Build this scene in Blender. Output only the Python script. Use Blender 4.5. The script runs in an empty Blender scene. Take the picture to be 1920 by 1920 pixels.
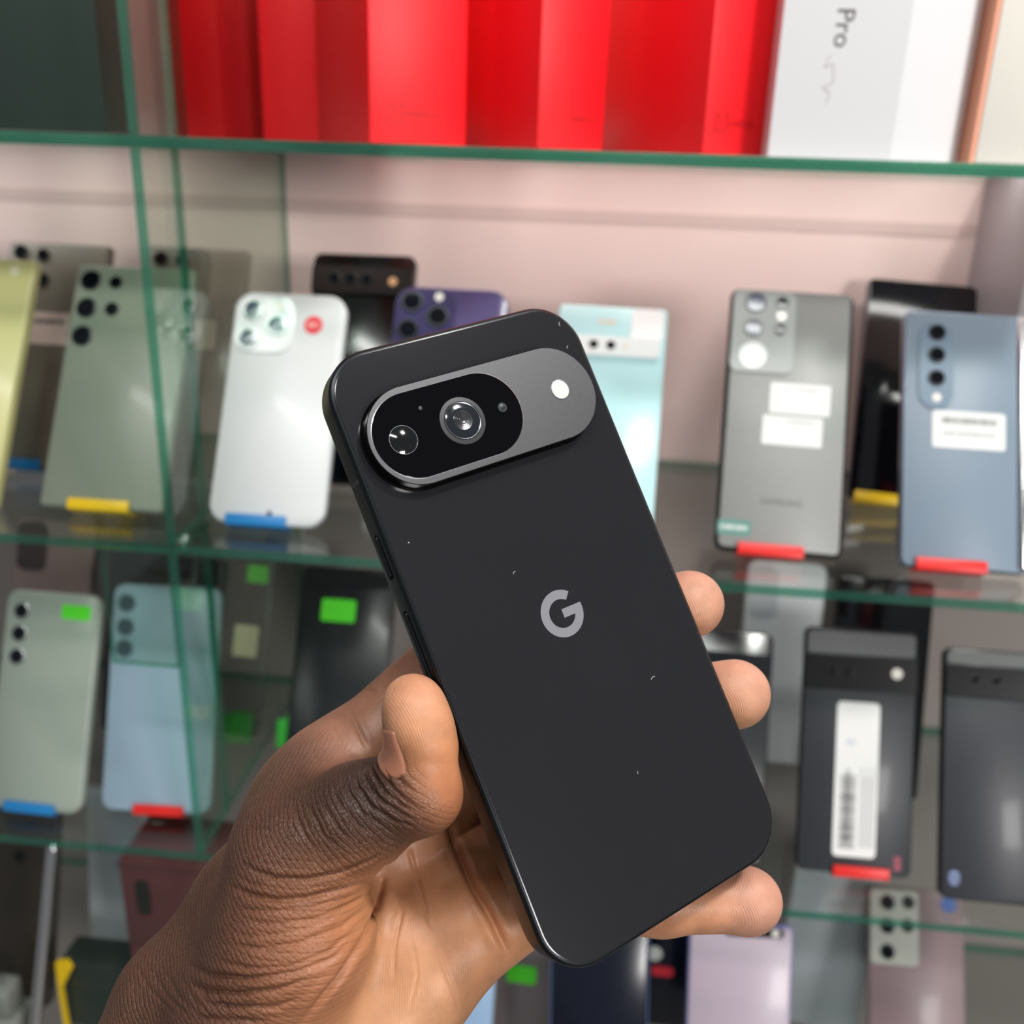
import bpy, bmesh, math, random
import numpy as np
from mathutils import Matrix, Vector

# ------------------------------------------------------------------ camera, world, lights
SC = bpy.context.scene
COL = SC.collection
CZ = 1.45                                    # eye height of the photographer
CAM_R = ((0.99464, 0.06337, -0.08174), (0.09839, -0.33623, 0.93663), (0.03187, -0.93965, -0.34066))
cam_d = bpy.data.cameras.new('camera')
cam = bpy.data.objects.new('camera', cam_d)
COL.objects.link(cam)
_m = Matrix.Identity(4)
for _i in range(3):
    _m[_i][0] = CAM_R[_i][0]
    _m[_i][1] = -CAM_R[_i][1]
    _m[_i][2] = -CAM_R[_i][2]
_m.translation = (0, 0, CZ)
cam.matrix_world = _m
cam_d.sensor_width = 36
cam_d.lens = 1850 / 1920 * 36
cam_d.clip_start = 0.01
cam_d.dof.use_dof = True
cam_d.dof.focus_distance = 0.238
cam_d.dof.aperture_fstop = 12.5
SC.camera = cam

SC.view_settings.view_transform = 'Standard'
SC.view_settings.look = 'None'
SC.view_settings.gamma = 1
SC.view_settings.exposure = 0.10
SC.view_settings.use_curve_mapping = False

world = bpy.data.worlds.new('shop_interior')
SC.world = world
world.use_nodes = True
_bg = world.node_tree.nodes['Background']
_bg.inputs[0].default_value = (0.93, 0.97, 1.0, 1)
_bg.inputs[1].default_value = 0.20


def area_light(name, loc, target, size, power, color=(1, 1, 1), size_y=None):
    d = bpy.data.lights.new(name, 'AREA')
    d.energy = power
    d.color = color
    d.size = size
    if size_y:
        d.shape = 'RECTANGLE'
        d.size_y = size_y
    o = bpy.data.objects.new(name, d)
    COL.objects.link(o)
    o.location = loc
    o.rotation_euler = (Vector(target) - Vector(loc)).to_track_quat('-Z', 'Y').to_euler()
    return o


area_light('ceiling_tube_light', (-0.15, -0.42, CZ + 1.12), (-0.05, 0.45, CZ - 0.15), 1.20, 12, (1.0, 0.985, 0.96), 0.10)
area_light('ceiling_spot_light', (0.60, 0.03, CZ + 1.06), (0.00, 0.32, CZ - 0.15), 0.14, 11, (1.0, 0.97, 0.93))
area_light('far_shop_light', (2.10, -2.15, CZ + 0.42), (0.05, 0.70, CZ - 0.02), 0.70, 47, (1.0, 0.965, 0.94))
area_light('added_wall_fill_strip', (0.175, 0.690, CZ + 0.012), (0.175, 0.745, CZ - 0.25), 0.64, 0.36, (1.0, 0.95, 0.93), 0.012)  # added unseen strip that brightens the back wall

area_light('added_wall_fill_strip', (-0.47, 0.690, CZ + 0.012), (-0.47, 0.745, CZ - 0.25), 0.30, 0.13, (1.0, 0.95, 0.93), 0.012)  # second added strip, lifting the wall of the left bay

# ------------------------------------------------------------------ materials
MATS = {}


def _nodes(name):
    m = bpy.data.materials.new(name)
    m.use_nodes = True
    nt = m.node_tree
    return m, nt, nt.nodes['Principled BSDF'], nt.nodes['Material Output']


def mat(name, col, rough=0.5, metal=0.0, coat=0.0, var=0.0, vscale=20.0, bump=0.0, bscale=200.0, emit=None):
    if name in MATS:
        return MATS[name]
    m, nt, b, out = _nodes(name)
    b.inputs['Base Color'].default_value = (*col, 1)
    b.inputs['Roughness'].default_value = rough
    b.inputs['Metallic'].default_value = metal
    b.inputs['Coat Weight'].default_value = coat
    b.inputs['Coat Roughness'].default_value = 0.10
    tc = nt.nodes.new('ShaderNodeTexCoord')
    if var > 0:
        n = nt.nodes.new('ShaderNodeTexNoise')
        n.inputs['Scale'].default_value = vscale
        n.inputs['Detail'].default_value = 4
        r = nt.nodes.new('ShaderNodeMapRange')
        r.inputs['To Min'].default_value = 1 - var
        r.inputs['To Max'].default_value = 1 + var
        mx = nt.nodes.new('ShaderNodeVectorMath')
        mx.operation = 'SCALE'
        mx.inputs[0].default_value = col
        nt.links.new(tc.outputs['Object'], n.inputs['Vector'])
        nt.links.new(n.outputs['Fac'], r.inputs['Value'])
        nt.links.new(r.outputs['Result'], mx.inputs['Scale'])
        nt.links.new(mx.outputs['Vector'], b.inputs['Base Color'])
    if bump > 0:
        n2 = nt.nodes.new('ShaderNodeTexNoise')
        n2.inputs['Scale'].default_value = bscale
        n2.inputs['Detail'].default_value = 3
        bp = nt.nodes.new('ShaderNodeBump')
        bp.inputs['Strength'].default_value = bump
        bp.inputs['Distance'].default_value = 0.0005
        nt.links.new(tc.outputs['Object'], n2.inputs['Vector'])
        nt.links.new(n2.outputs['Fac'], bp.inputs['Height'])
        nt.links.new(bp.outputs['Normal'], b.inputs['Normal'])
    MATS[name] = m
    return m


def glass_face(name, tint, base=0.04, rough=0.01):
    m = bpy.data.materials.new(name)
    m.use_nodes = True
    nt = m.node_tree
    nt.nodes.clear()
    out = nt.nodes.new('ShaderNodeOutputMaterial')
    tr = nt.nodes.new('ShaderNodeBsdfTransparent')
    tr.inputs[0].default_value = (*tint, 1)
    gl = nt.nodes.new('ShaderNodeBsdfGlossy')
    gl.inputs['Roughness'].default_value = rough
    gl.inputs['Color'].default_value = (0.95, 1, 0.97, 1)
    lw = nt.nodes.new('ShaderNodeLayerWeight')
    pw = nt.nodes.new('ShaderNodeMath')
    pw.operation = 'POWER'
    pw.inputs[1].default_value = 5
    ma = nt.nodes.new('ShaderNodeMath')
    ma.operation = 'MULTIPLY_ADD'
    ma.inputs[1].default_value = 1 - base
    ma.inputs[2].default_value = base
    mx = nt.nodes.new('ShaderNodeMixShader')
    nt.links.new(lw.outputs['Facing'], pw.inputs[0])
    nt.links.new(pw.outputs[0], ma.inputs[0])
    nt.links.new(ma.outputs[0], mx.inputs[0])
    nt.links.new(tr.outputs[0], mx.inputs[1])
    nt.links.new(gl.outputs[0], mx.inputs[2])
    nt.links.new(mx.outputs[0], out.inputs[0])
    return m


def glass_edge(name, col, clear=0.25):
    m = bpy.data.materials.new(name)
    m.use_nodes = True
    nt = m.node_tree
    b = nt.nodes['Principled BSDF']
    b.inputs['Base Color'].default_value = (*col, 1)
    b.inputs['Roughness'].default_value = 0.12
    tc = nt.nodes.new('ShaderNodeTexCoord')
    n = nt.nodes.new('ShaderNodeTexNoise')
    n.inputs['Scale'].default_value = 9
    n.inputs['Detail'].default_value = 3
    cr = nt.nodes.new('ShaderNodeValToRGB')
    cr.color_ramp.elements[0].position = 0.35
    cr.color_ramp.elements[0].color = (col[0] * .55, col[1] * .7, col[2] * .7, 1)
    cr.color_ramp.elements[1].position = 0.68
    cr.color_ramp.elements[1].color = (min(1, col[0] * 1.8), min(1, col[1] * 1.3), min(1, col[2] * 1.35), 1)
    nt.links.new(tc.outputs['Object'], n.inputs['Vector'])
    nt.links.new(n.outputs['Fac'], cr.inputs['Fac'])
    nt.links.new(cr.outputs['Color'], b.inputs['Base Color'])
    tr = nt.nodes.new('ShaderNodeBsdfTransparent')
    tr.inputs[0].default_value = (0.30, 0.70, 0.54, 1)
    mx = nt.nodes.new('ShaderNodeMixShader')
    mx.inputs[0].default_value = clear
    out = nt.nodes['Material Output']
    nt.links.new(b.outputs[0], mx.inputs[1])
    nt.links.new(tr.outputs[0], mx.inputs[2])
    nt.links.new(mx.outputs[0], out.inputs[0])
    return m


GF = glass_face('clear_glass', (0.965, 0.985, 0.972))
GF2 = glass_face('tinted_glass', (0.86, 0.92, 0.87), 0.065)
GE = glass_edge('green_glass_edge', (0.045, 0.185, 0.13), 0.58)

# ------------------------------------------------------------------ mesh helpers


def link(name, me, material, parent=None, mw=None, smooth=None):
    if material is not None:
        for x in (material if isinstance(material, (list, tuple)) else [material]):
            me.materials.append(x)
    if smooth is not None:
        me.shade_smooth()
        me.set_sharp_from_angle(angle=math.radians(smooth))
    o = bpy.data.objects.new(name, me)
    COL.objects.link(o)
    if parent is not None:
        o.parent = parent
    if mw is not None:
        o.matrix_world = mw if parent is None else o.matrix_world
        if parent is not None:
            o.matrix_local = mw
    return o


def from_bm(name, bm):
    bmesh.ops.recalc_face_normals(bm, faces=bm.faces[:])
    me = bpy.data.meshes.new(name)
    bm.to_mesh(me)
    bm.free()
    return me


def tag(o, label=None, category=None, group=None, kind=None):
    if label:
        o['label'] = label
    if category:
        o['category'] = category
    if group:
        o['group'] = group
    if kind:
        o['kind'] = kind
    return o


def empty(name, mw, label=None, category=None, group=None):
    e = bpy.data.objects.new(name, None)
    e.empty_display_size = 0.01
    COL.objects.link(e)
    e.matrix_world = mw
    return tag(e, label, category, group)


def rr_outline(w, h, r, n=8, cx=0.0, cy=0.0):
    """Rounded rectangle, counter-clockwise."""
    r = min(r, w / 2 - 1e-6, h / 2 - 1e-6)
    pts = []
    for sx, sy, a0 in ((1, -1, -90), (1, 1, 0), (-1, 1, 90), (-1, -1, 180)):
        for k in range(n + 1):
            a = math.radians(a0 + 90 * k / n)
            pts.append((cx + sx * (w / 2 - r) + r * math.cos(a), cy + sy * (h / 2 - r) + r * math.sin(a)))
    return pts


def rr_prism(bm, w, h, r, levels, n=8, cx=0.0, cy=0.0, cap0=True, cap1=True):
    """Stack of inset rounded rectangles: levels = [(inset, z), ...] from low to high."""
    rings = []
    for ins, z in levels:
        rings.append([bm.verts.new((x, y, z)) for x, y in rr_outline(w - 2 * ins, h - 2 * ins, max(r - ins, 1e-5), n, cx, cy)])
    N = len(rings[0])
    for a, b in zip(rings[:-1], rings[1:]):
        for i in range(N):
            bm.faces.new((a[i], a[(i + 1) % N], b[(i + 1) % N], b[i]))
    if cap0:
        bm.faces.new(list(reversed(rings[0])))
    if cap1:
        bm.faces.new(rings[-1])
    return rings


def rr_mesh(name, *a, **k):
    bm = bmesh.new()
    rr_prism(bm, *a, **k)
    return from_bm(name, bm)


def lathe(name, prof, n=32, cx=0.0, cy=0.0):
    """Profile [(radius, z), ...] turned about z."""
    bm = bmesh.new()
    rings = []
    for r, z in prof:
        if r < 1e-7:
            rings.append([bm.verts.new((cx, cy, z))])
        else:
            rings.append([bm.verts.new((cx + r * math.cos(2 * math.pi * i / n), cy + r * math.sin(2 * math.pi * i / n), z)) for i in range(n)])
    for a, b in zip(rings[:-1], rings[1:]):
        for i in range(n):
            j = (i + 1) % n
            if len(a) == 1 and len(b) > 1:
                bm.faces.new((a[0], b[j], b[i]))
            elif len(b) == 1 and len(a) > 1:
                bm.faces.new((a[i], a[j], b[0]))
            elif len(a) > 1:
                bm.faces.new((a[i], a[j], b[j], b[i]))
    return from_bm(name, bm)


def box_bm(bm, x0, x1, y0, y1, z0, z1, bev=0.0):
    vs = [bm.verts.new(p) for p in ((x0, y0, z0), (x1, y0, z0), (x1, y1, z0), (x0, y1, z0), (x0, y0, z1), (x1, y0, z1), (x1, y1, z1), (x0, y1, z1))]
    fs = [bm.faces.new([vs[i] for i in f]) for f in ((3, 2, 1, 0), (4, 5, 6, 7), (0, 1, 5, 4), (1, 2, 6, 5), (2, 3, 7, 6), (3, 0, 4, 7))]
    if bev > 0:
        es = list({e for f in fs for e in f.edges})
        bmesh.ops.bevel(bm, geom=es, offset=bev, segments=2, profile=0.5, affect='EDGES')
    return vs


def box_mesh(name, x0, x1, y0, y1, z0, z1, bev=0.0):
    bm = bmesh.new()
    box_bm(bm, x0, x1, y0, y1, z0, z1, bev)
    return from_bm(name, bm)


def poly_prism(name, pts, z0, z1):
    bm = bmesh.new()
    a = [bm.verts.new((x, y, z0)) for x, y in pts]
    b = [bm.verts.new((x, y, z1)) for x, y in pts]
    n = len(pts)
    for i in range(n):
        bm.faces.new((a[i], a[(i + 1) % n], b[(i + 1) % n], b[i]))
    f0 = bm.faces.new(list(reversed(a)))
    f1 = bm.faces.new(b)
    bmesh.ops.triangulate(bm, faces=[f0, f1])
    return from_bm(name, bm)


def text_mesh(name, s, size, depth=0.00005):
    cu = bpy.data.curves.new(name, 'FONT')
    cu.body = s
    cu.size = size
    cu.extrude = depth
    cu.align_x = 'CENTER'
    cu.align_y = 'CENTER'
    cu.resolution_u = 3
    o = bpy.data.objects.new(name, cu)
    COL.objects.link(o)
    dg = bpy.context.evaluated_depsgraph_get()
    me = bpy.data.meshes.new_from_object(o.evaluated_get(dg))
    bpy.data.objects.remove(o)
    bpy.data.curves.remove(cu)
    return me


def mat4(xaxis, yaxis, zaxis, loc):
    m = Matrix.Identity(4)
    for i in range(3):
        m[i][0], m[i][1], m[i][2], m[i][3] = xaxis[i], yaxis[i], zaxis[i], loc[i]
    return m


def glass_sheet(name, x0, x1, y0, y1, z0, z1, face=None, bev=0.0006):
    """Flat glass: the two large faces are clear, the cut edges show green."""
    dims = (x1 - x0, y1 - y0, z1 - z0)
    ax = dims.index(min(dims))
    bm = bmesh.new()
    box_bm(bm, x0, x1, y0, y1, z0, z1, bev)
    bmesh.ops.recalc_face_normals(bm, faces=bm.faces[:])
    for f in bm.faces:
        f.material_index = 0 if abs(f.normal[ax]) > 0.9 else 1
    me = bpy.data.meshes.new(name)
    bm.to_mesh(me)
    bm.free()
    return link(name, me, [face or GF, GE])


# ------------------------------------------------------------------ the cabinet: wall, glass shelves, divider
WALL_Y = 0.756
S1, S2, S3, S4 = CZ + 0.003, CZ - 0.2222, CZ - 0.4432, CZ - 0.6655      # shelf tops
FRONT = 0.517
m_wall = mat('pinkish_white_laminate', (0.86, 0.67, 0.635), 0.45, var=0.05, vscale=3.0, bump=0.05, bscale=60)
wall = tag(link('wall_back', box_mesh('wall_back', -1.3, 1.3, WALL_Y, WALL_Y + 0.02, S2 - 0.003, CZ + 0.9), m_wall), kind='structure')
wall['label'] = 'pinkish white laminate back panel of the glass display cabinet'
m_wall2 = mat('shade_darkened_laminate', (0.25, 0.215, 0.205), 0.45, var=0.05, vscale=3.0)  # same wall as above, its shade put into a darker colour
tag(link('wall_lower', box_mesh('wall_lower', -1.3, 1.3, WALL_Y, WALL_Y + 0.02, 0.0, S2 - 0.0032), m_wall2), 'lower back panel of the glass display cabinet, coloured darker for shade', kind='structure')
tag(link('shade_trim_1', box_mesh('shade_trim_1', -1.3, 0.2583, WALL_Y - 0.0008, WALL_Y, CZ - 0.0455, CZ - 0.0365), mat('shelf_shadow_strip', (0.68, 0.52, 0.49), 0.5)), 'thin darker strip painting the shelf shadow along the back panel', kind='structure')  # darker strip paints the shelf edge's shadow onto the wall
tag(link('floor', box_mesh('floor', -1.6, 2.6, -2.8, WALL_Y + 0.02, -0.02, 0.0), mat('grey_floor_tile', (0.30, 0.29, 0.28), 0.4, var=0.08, vscale=5)), 'grey shop floor', kind='structure')
m_shade_panel = mat('grey_shade_panel', (0.33, 0.30, 0.32), 0.45, var=0.06, vscale=6)  # grey upright added where a shadow falls on the wall
tag(link('shade_trim_3', box_mesh('shade_trim_3', 0.2585, 0.2705, 0.655, WALL_Y, S2, S1 - 0.006), m_shade_panel), 'grey upright panel added for the shade between two glass shelves at the right end', kind='structure')

for zt, lab in ((S1, 'topmost green-edged glass shelf carrying red and white boxes'),
                (S2, 'green-edged glass shelf under the white phone and the folding phone'),
                (S3, 'green-edged glass shelf carrying the pale blue phone and the long white label phone'),
                (S4, 'low glass shelf carrying the mauve phone and the lavender phone')):
    tag(glass_sheet('glass_shelf', -0.95, 0.95, FRONT, WALL_Y - 0.004, zt - 0.006, zt), lab, 'shelf', 'glass shelves of the cabinet')

# upright divider in every bay: a narrow front strip and a deep rear pane
for a, b, bay in ((S1, S1 + 0.30, 'between the dark box and the red boxes'), (S2, S1 - 0.006, 'beside the white phone with a red sticker'),
                  (S3, S2 - 0.006, 'beside the pale blue phone')):
    tag(glass_sheet('glass_divider', -0.2485, -0.2425, FRONT + 0.0005, 0.566, a + 0.0002, b - 0.0002, GF2),
        'narrow upright green-edged glass strip ' + bay, 'glass pane', 'upright glass dividers')
    tag(glass_sheet('glass_divider', -0.2475, -0.2435, 0.5665, WALL_Y - 0.001, a + 0.0002, b - 0.0002, GF2),
        'deep upright glass divider pane ' + bay, 'glass pane', 'upright glass dividers')
tag(glass_sheet('glass_bracket', -0.291, -0.249, FRONT + 0.001, FRONT + 0.006, S2 - 0.0830, S2 - 0.0062, GF2),
    'small hanging glass strip in front of the pale blue phone', 'glass pane')


def lin(r, g, b):
    return tuple((c / 255 / 12.92) if c / 255 <= 0.04045 else ((c / 255 + 0.055) / 1.055) ** 2.4 for c in (r, g, b))


# ------------------------------------------------------------------ boxes on the topmost shelf
m_red = mat('red_card', lin(250, 14, 28), 0.45, var=0.03, vscale=8)
m_redprint = mat('dark_red_print', lin(190, 8, 18), 0.5)
m_white = mat('white_card', lin(212, 212, 214), 0.42, var=0.015, vscale=6)
m_cream = mat('cream_card', lin(232, 227, 217), 0.5)
m_peach = mat('peach_card_edge', lin(232, 160, 130), 0.5)
m_greyprint = mat('grey_pen', lin(92, 84, 86), 0.6)
m_darkcard = mat('dark_green_card', lin(40, 52, 47), 0.38, var=0.12, vscale=14)
BOXG = 'phone boxes on the topmost shelf'


def carton(name, label, corner, yaw, spine, side, height, material, logo=None, group=BOXG):
    """Upright box. corner = nearest vertical edge (x, y); the spine runs right from it, the side runs left/back."""
    a = math.radians(yaw)
    mw = mat4((math.cos(a), math.sin(a), 0), (-math.sin(a), math.cos(a), 0), (0, 0, 1), (corner[0], corner[1], S1 + 0.0003))
    e = empty(name, mw, label, 'box', group)
    gap = height * 0.62
    link('lower_box', box_mesh('lower_box', 0, spine, 0, side, 0, gap, 0.0012), material, e, smooth=40)
    link('lid', box_mesh('lid', -0.0006, spine + 0.0006, -0.0006, side + 0.0006, gap + 0.0005, height, 0.0012), material, e, smooth=40)
    if logo:
        t = text_mesh('printed_name', logo[0], logo[1])
        o = link('printed_name', t, m_redprint, e)
        o.matrix_local = Matrix.Translation((logo[2], -0.0003, logo[3])) @ Matrix.Rotation(math.radians(90), 4, 'X')
        if logo[4]:
            w = 0.0042
            sq = bmesh.new()
            lw = 0.0006
            for x0, x1, z0, z1 in ((-w, w, -w, -w + lw), (-w, -w + lw, -w, w), (w - lw, w, -w, w * 0.2), (-w, w * 0.1, w - lw, w),
                                   (-0.0003, 0.0003, -w * .55, w * .5), (-w * .3, 0.0, w * .3, w * .5), (w * .5, w * 1.3, w * .82, w), (w * .85, w * 1.0, w * .5, w * 1.35)):
                box_bm(sq, x0, x1, -0.0001, 0.0001, z0, z1)
            o2 = link('printed_mark', from_bm('printed_mark', sq), m_redprint, e)
            o2.matrix_local = Matrix.Translation((logo[4], -0.0003, logo[3]))
    return e


carton('phone_box', 'red carton whose darker side is seen through the glass divider', (-0.3080, 0.703, 0), -6, 0.040, 0.045, 0.19, m_red)
carton('phone_box', 'narrow red carton squeezed against the glass divider', (-0.2660, 0.7280, 0), 6, 0.0180, 0.022, 0.19, m_red)
carton('phone_box', 'red carton half hidden behind the rear edge of the glass divider', (-0.2400, 0.700, 0), 3, 0.060, 0.045, 0.19, m_red)
carton('phone_box', 'red carton with a square logo on its bright spine', (-0.1320, 0.5560, 0), 32, 0.0565, 0.100, 0.19, m_red,
       ('ONEPLUS', 0.0050, 0.0300, 0.0155, 0.0145))
carton('phone_box', 'red carton with a narrow spine and lettering near its right corner', (-0.0420, 0.5600, 0), 36, 0.0425, 0.091, 0.19, m_red,
       ('ONEPLUS', 0.0046, 0.0290, 0.0155, 0))
carton('phone_box', 'red carton standing beside the white carton', (0.0450, 0.5560, 0), 36, 0.0440, 0.096, 0.19, m_red,
       ('ONEPLUS', 0.0042, 0.0240, 0.0155, 0.0105))

e = empty('phone_box', mat4((1, 0, 0), (0, 1, 0), (0, 0, 1), (0.0785, 0.556, S1 + 0.0003)), 'white carton with handwritten grey lettering down its front', 'box', BOXG)
bm = bmesh.new()
pts = [(0.0, 0.0), (0.062, 0.0), (0.094, 0.006), (0.0985, 0.011), (0.0985, 0.058), (0.0, 0.058)]
va = [bm.verts.new((x, y, 0)) for x, y in pts]
vb = [bm.verts.new((x, y, 0.19)) for x, y in pts]
for i in range(6):
    bm.faces.new((va[i], va[(i + 1) % 6], vb[(i + 1) % 6], vb[i]))
bm.faces.new(va)
bm.faces.new(vb)
link('carton', from_bm('carton', bm), m_white, e)
o = link('handwritten_word', text_mesh('handwritten_word', 'Pro', 0.0125), m_greyprint, e)
o.matrix_local = Matrix.Translation((0.0300, -0.0002, 0.0610)) @ Matrix.Rotation(math.radians(90), 4, 'X') @ Matrix.Rotation(math.radians(-90), 4, 'Z')
m_faint = mat('faint_pencil', lin(196, 186, 188), 0.6)
bm = bmesh.new()
zz = [(0.0255, 0.049), (0.0235, 0.043), (0.0275, 0.0445), (0.0285, 0.036), (0.0235, 0.0335), (0.0275, 0.031), (0.0262, 0.026)]
for (xa, za), (xb, zb) in zip(zz[:-1], zz[1:]):
    dx, dz = xb - xa, zb - za
    L = math.hypot(dx, dz)
    nx, nz = -dz / L * 0.0003, dx / L * 0.0003
    bm.faces.new([bm.verts.new(p) for p in ((xa - nx, -0.0002, za - nz), (xb - nx, -0.0002, zb - nz), (xb + nx, -0.0002, zb + nz), (xa + nx, -0.0002, za + nz))])
link('pencil_scribble', from_bm('pencil_scribble', bm), m_faint, e)

e = empty('phone_box', mat4((math.cos(.05), math.sin(.05), 0), (-math.sin(.05), math.cos(.05), 0), (0, 0, 1), (0.1800, 0.552, S1 + 0.0003)),
          'cream white carton with a peach edge at the right end of the shelf', 'box', BOXG)
link('carton', box_mesh('carton', 0.0012, 0.095, 0, 0.055, 0, 0.19, 0.001), m_cream, e, smooth=40)
link('edge_band', box_mesh('edge_band', -0.0012, 0.0010, 0.0005, 0.055, 0, 0.19), m_peach, e)

e = empty('storage_box', mat4((1, 0, 0), (0, 1, 0), (0, 0, 1), (-0.37, 0.545, S1 + 0.0003)), 'dark green grey dusty box behind the glass divider', 'box')
link('lower_box', box_mesh('lower_box', -0.09, 0.0965, 0, 0.11, 0.0004, 0.12, 0.0015), m_darkcard, e, smooth=40)
link('lid', box_mesh('lid', -0.0908, 0.0973, -0.0008, 0.1108, 0.1205, 0.19, 0.0015), m_darkcard, e, smooth=40)

# ------------------------------------------------------------------ phones on display
m_black = mat('black_plastic', (0.006, 0.006, 0.007), 0.3)
m_lens = mat('lens_glass', (0.004, 0.005, 0.008), 0.06)
m_lens.node_tree.nodes['Principled BSDF'].inputs['Specular IOR Level'].default_value = 0.3
m_bluelens = mat('bluish_lens_glass', (0.07, 0.075, 0.15), 0.12)
m_chrome = mat('polished_metal', (0.62, 0.63, 0.65), 0.18, 1.0)
m_darkmetal = mat('dark_metal', (0.06, 0.062, 0.068), 0.3, 1.0)
m_flash = mat('flash_lens', (0.85, 0.82, 0.74), 0.25, coat=0.5)
m_amber = mat('amber_flash_lens', (0.85, 0.45, 0.2), 0.3)
m_sticker = mat('white_sticker', (0.80, 0.80, 0.79), 0.55)
m_beige = mat('beige_sticker', lin(225, 212, 175), 0.6)
m_pinkst = mat('pinkish_sticker', lin(240, 214, 200), 0.6)
m_greenst = mat('fluorescent_green_sticker', lin(88, 232, 45), 0.55)
m_redst = mat('red_round_sticker', lin(228, 50, 66), 0.5)
m_bluest = mat('blue_round_sticker', lin(52, 92, 170), 0.5)
m_tealst = mat('teal_sticker', lin(88, 140, 130), 0.4)
m_ink = mat('black_ink', (0.03, 0.03, 0.035), 0.6)
m_greyink = mat('grey_ink', (0.35, 0.35, 0.37), 0.6)
STAND = {'red': mat('red_plastic', lin(226, 40, 36), 0.4), 'yellow': mat('yellow_plastic', lin(240, 200, 22), 0.4),
         'blue': mat('blue_plastic', lin(30, 122, 186), 0.4), 'green': mat('green_plastic', lin(66, 214, 70), 0.45)}
PG = 'phones on the glass shelves'


def frame_matrix(x, y, z, yaw, lean, roll):
    yaw, lean, roll = map(math.radians, (yaw, lean, roll))
    nx = Vector((math.cos(yaw), math.sin(yaw), 0))
    bk = Vector((-nx.y, nx.x, 0))
    up = bk * math.sin(lean) + Vector((0, 0, math.cos(lean)))
    r = nx * math.cos(roll) + up * math.sin(roll)
    u = up * math.cos(roll) - nx * math.sin(roll)
    return mat4(r, u, r.cross(u), (x, y, z))


_lens_cache = {}


def lens(parent, u, v, r, ring=None, glass=None, proud=0.0012, z=0.0):
    """Raised camera lens with a metal ring and a domed glass, mm in the phone's own axes."""
    key = (r, proud)
    if key not in _lens_cache:
        R = r / 1000
        _lens_cache[key] = (lathe('camera_lens', [(R * 1.0, 0), (R * 1.0, proud * .8), (R * .95, proud), (R * .84, proud), (R * .80, proud * .6), (R * .80, 0)], 28),
                            lathe('lens_glass', [(R * .81, proud * .62), (R * .6, proud * .65), (R * .3, proud * .67), (0, proud * .675)], 28))
        for me in _lens_cache[key]:
            me.shade_smooth()
            me.set_sharp_from_angle(angle=math.radians(40))
    a, b = _lens_cache[key]
    a, b = a.copy(), b.copy()
    o = link('camera_lens', a, ring or m_darkmetal, parent)
    o.matrix_local = Matrix.Translation((u / 1000, v / 1000, z))
    link('lens_glass', b, glass or m_lens, o)
    return o


def patch(parent, name, u0, u1, v0, v1, material, r=1.0, z0=0.0003, th=0.00015, rot=0.0):
    """Thin rounded sticker or plate, mm."""
    w, h = (u1 - u0) / 1000, (v1 - v0) / 1000
    me = rr_mesh(name, w, h, r / 1000, [(0, 0), (0, th)], n=5)
    o = link(name, me, material, parent)
    o.matrix_local = Matrix.Translation(((u0 + u1) / 2000, (v0 + v1) / 2000, z0)) @ Matrix.Rotation(math.radians(rot), 4, 'Z')
    return o


def disc(parent, name, u, v, r, material, z0=0.0003, th=0.0002, n=24):
    o = link(name, lathe(name, [(r / 1000, 0), (r / 1000, th), (0, th)], n), material, parent)
    o.matrix_local = Matrix.Translation((u / 1000, v / 1000, z0))
    return o


def bars(parent, u0, u1, v0, v1, z, n=26, seed=1, vertical=False, name='printed_barcode', material=None):
    rnd = random.Random(seed)
    bm = bmesh.new()
    w = (u1 - u0) / 1000
    x = -w / 2
    h = (v1 - v0) / 2000
    while x < w / 2:
        b = w / n * rnd.uniform(0.25, 0.75)
        box_bm(bm, x, min(x + b, w / 2), -h, h, 0, 0.00003)
        x += b + w / n * rnd.uniform(0.3, 0.7)
    o = link(name, from_bm(name, bm), material or m_ink, parent)
    o.matrix_local = Matrix.Translation(((u0 + u1) / 2000, (v0 + v1) / 2000, z)) @ Matrix.Rotation(math.radians(90 if vertical else 0), 4, 'Z')
    return o


def words(parent, s, size, u, v, z, material, name='printed_name', rot=0.0, sx=1.0):
    o = link(name, text_mesh(name, s, size / 1000, 0.00003), material, parent)
    o.matrix_local = Matrix.Translation((u / 1000, v / 1000, z)) @ Matrix.Rotation(math.radians(rot), 4, 'Z') @ Matrix.Diagonal((sx, 1, 1, 1))
    return o


def phone(label, x, y, z, yaw, lean, roll, W, L, back, frame=None, r=9.0, t=8.0, rough_edge=1.3, group=PG):
    mw = frame_matrix(x, y, CZ + z, yaw, lean, roll)
    e = empty('smartphone', mw, label, 'phone', group)
    w, h, tt = W / 1000, L / 1000, t / 1000
    bv = rough_edge / 1000
    me = rr_mesh('frame', w, h, r / 1000, [(bv, -tt), (bv * .3, -tt + bv * .35), (0, -tt + bv), (0, -bv), (bv * .3, -bv * .3), (bv, 0)], n=8, cy=h / 2)
    link('frame', me, frame or m_darkmetal, e, smooth=50)
    ins = rough_edge / 1000 * 0.8
    me = rr_mesh('back_panel', w - 2 * ins, h - 2 * ins, max(r / 1000 - ins, 0.0005), [(0, 0), (0.0003, 0.00025)], n=8, cy=h / 2)
    link('back_panel', me, back, e, smooth=60)
    me = rr_mesh('screen', w - 2 * ins, h - 2 * ins, max(r / 1000 - ins, 0.0005), [(0, -tt - 0.0002), (0, -tt)], n=8, cy=h / 2)
    link('screen', me, m_lens, e)
    return e


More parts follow.
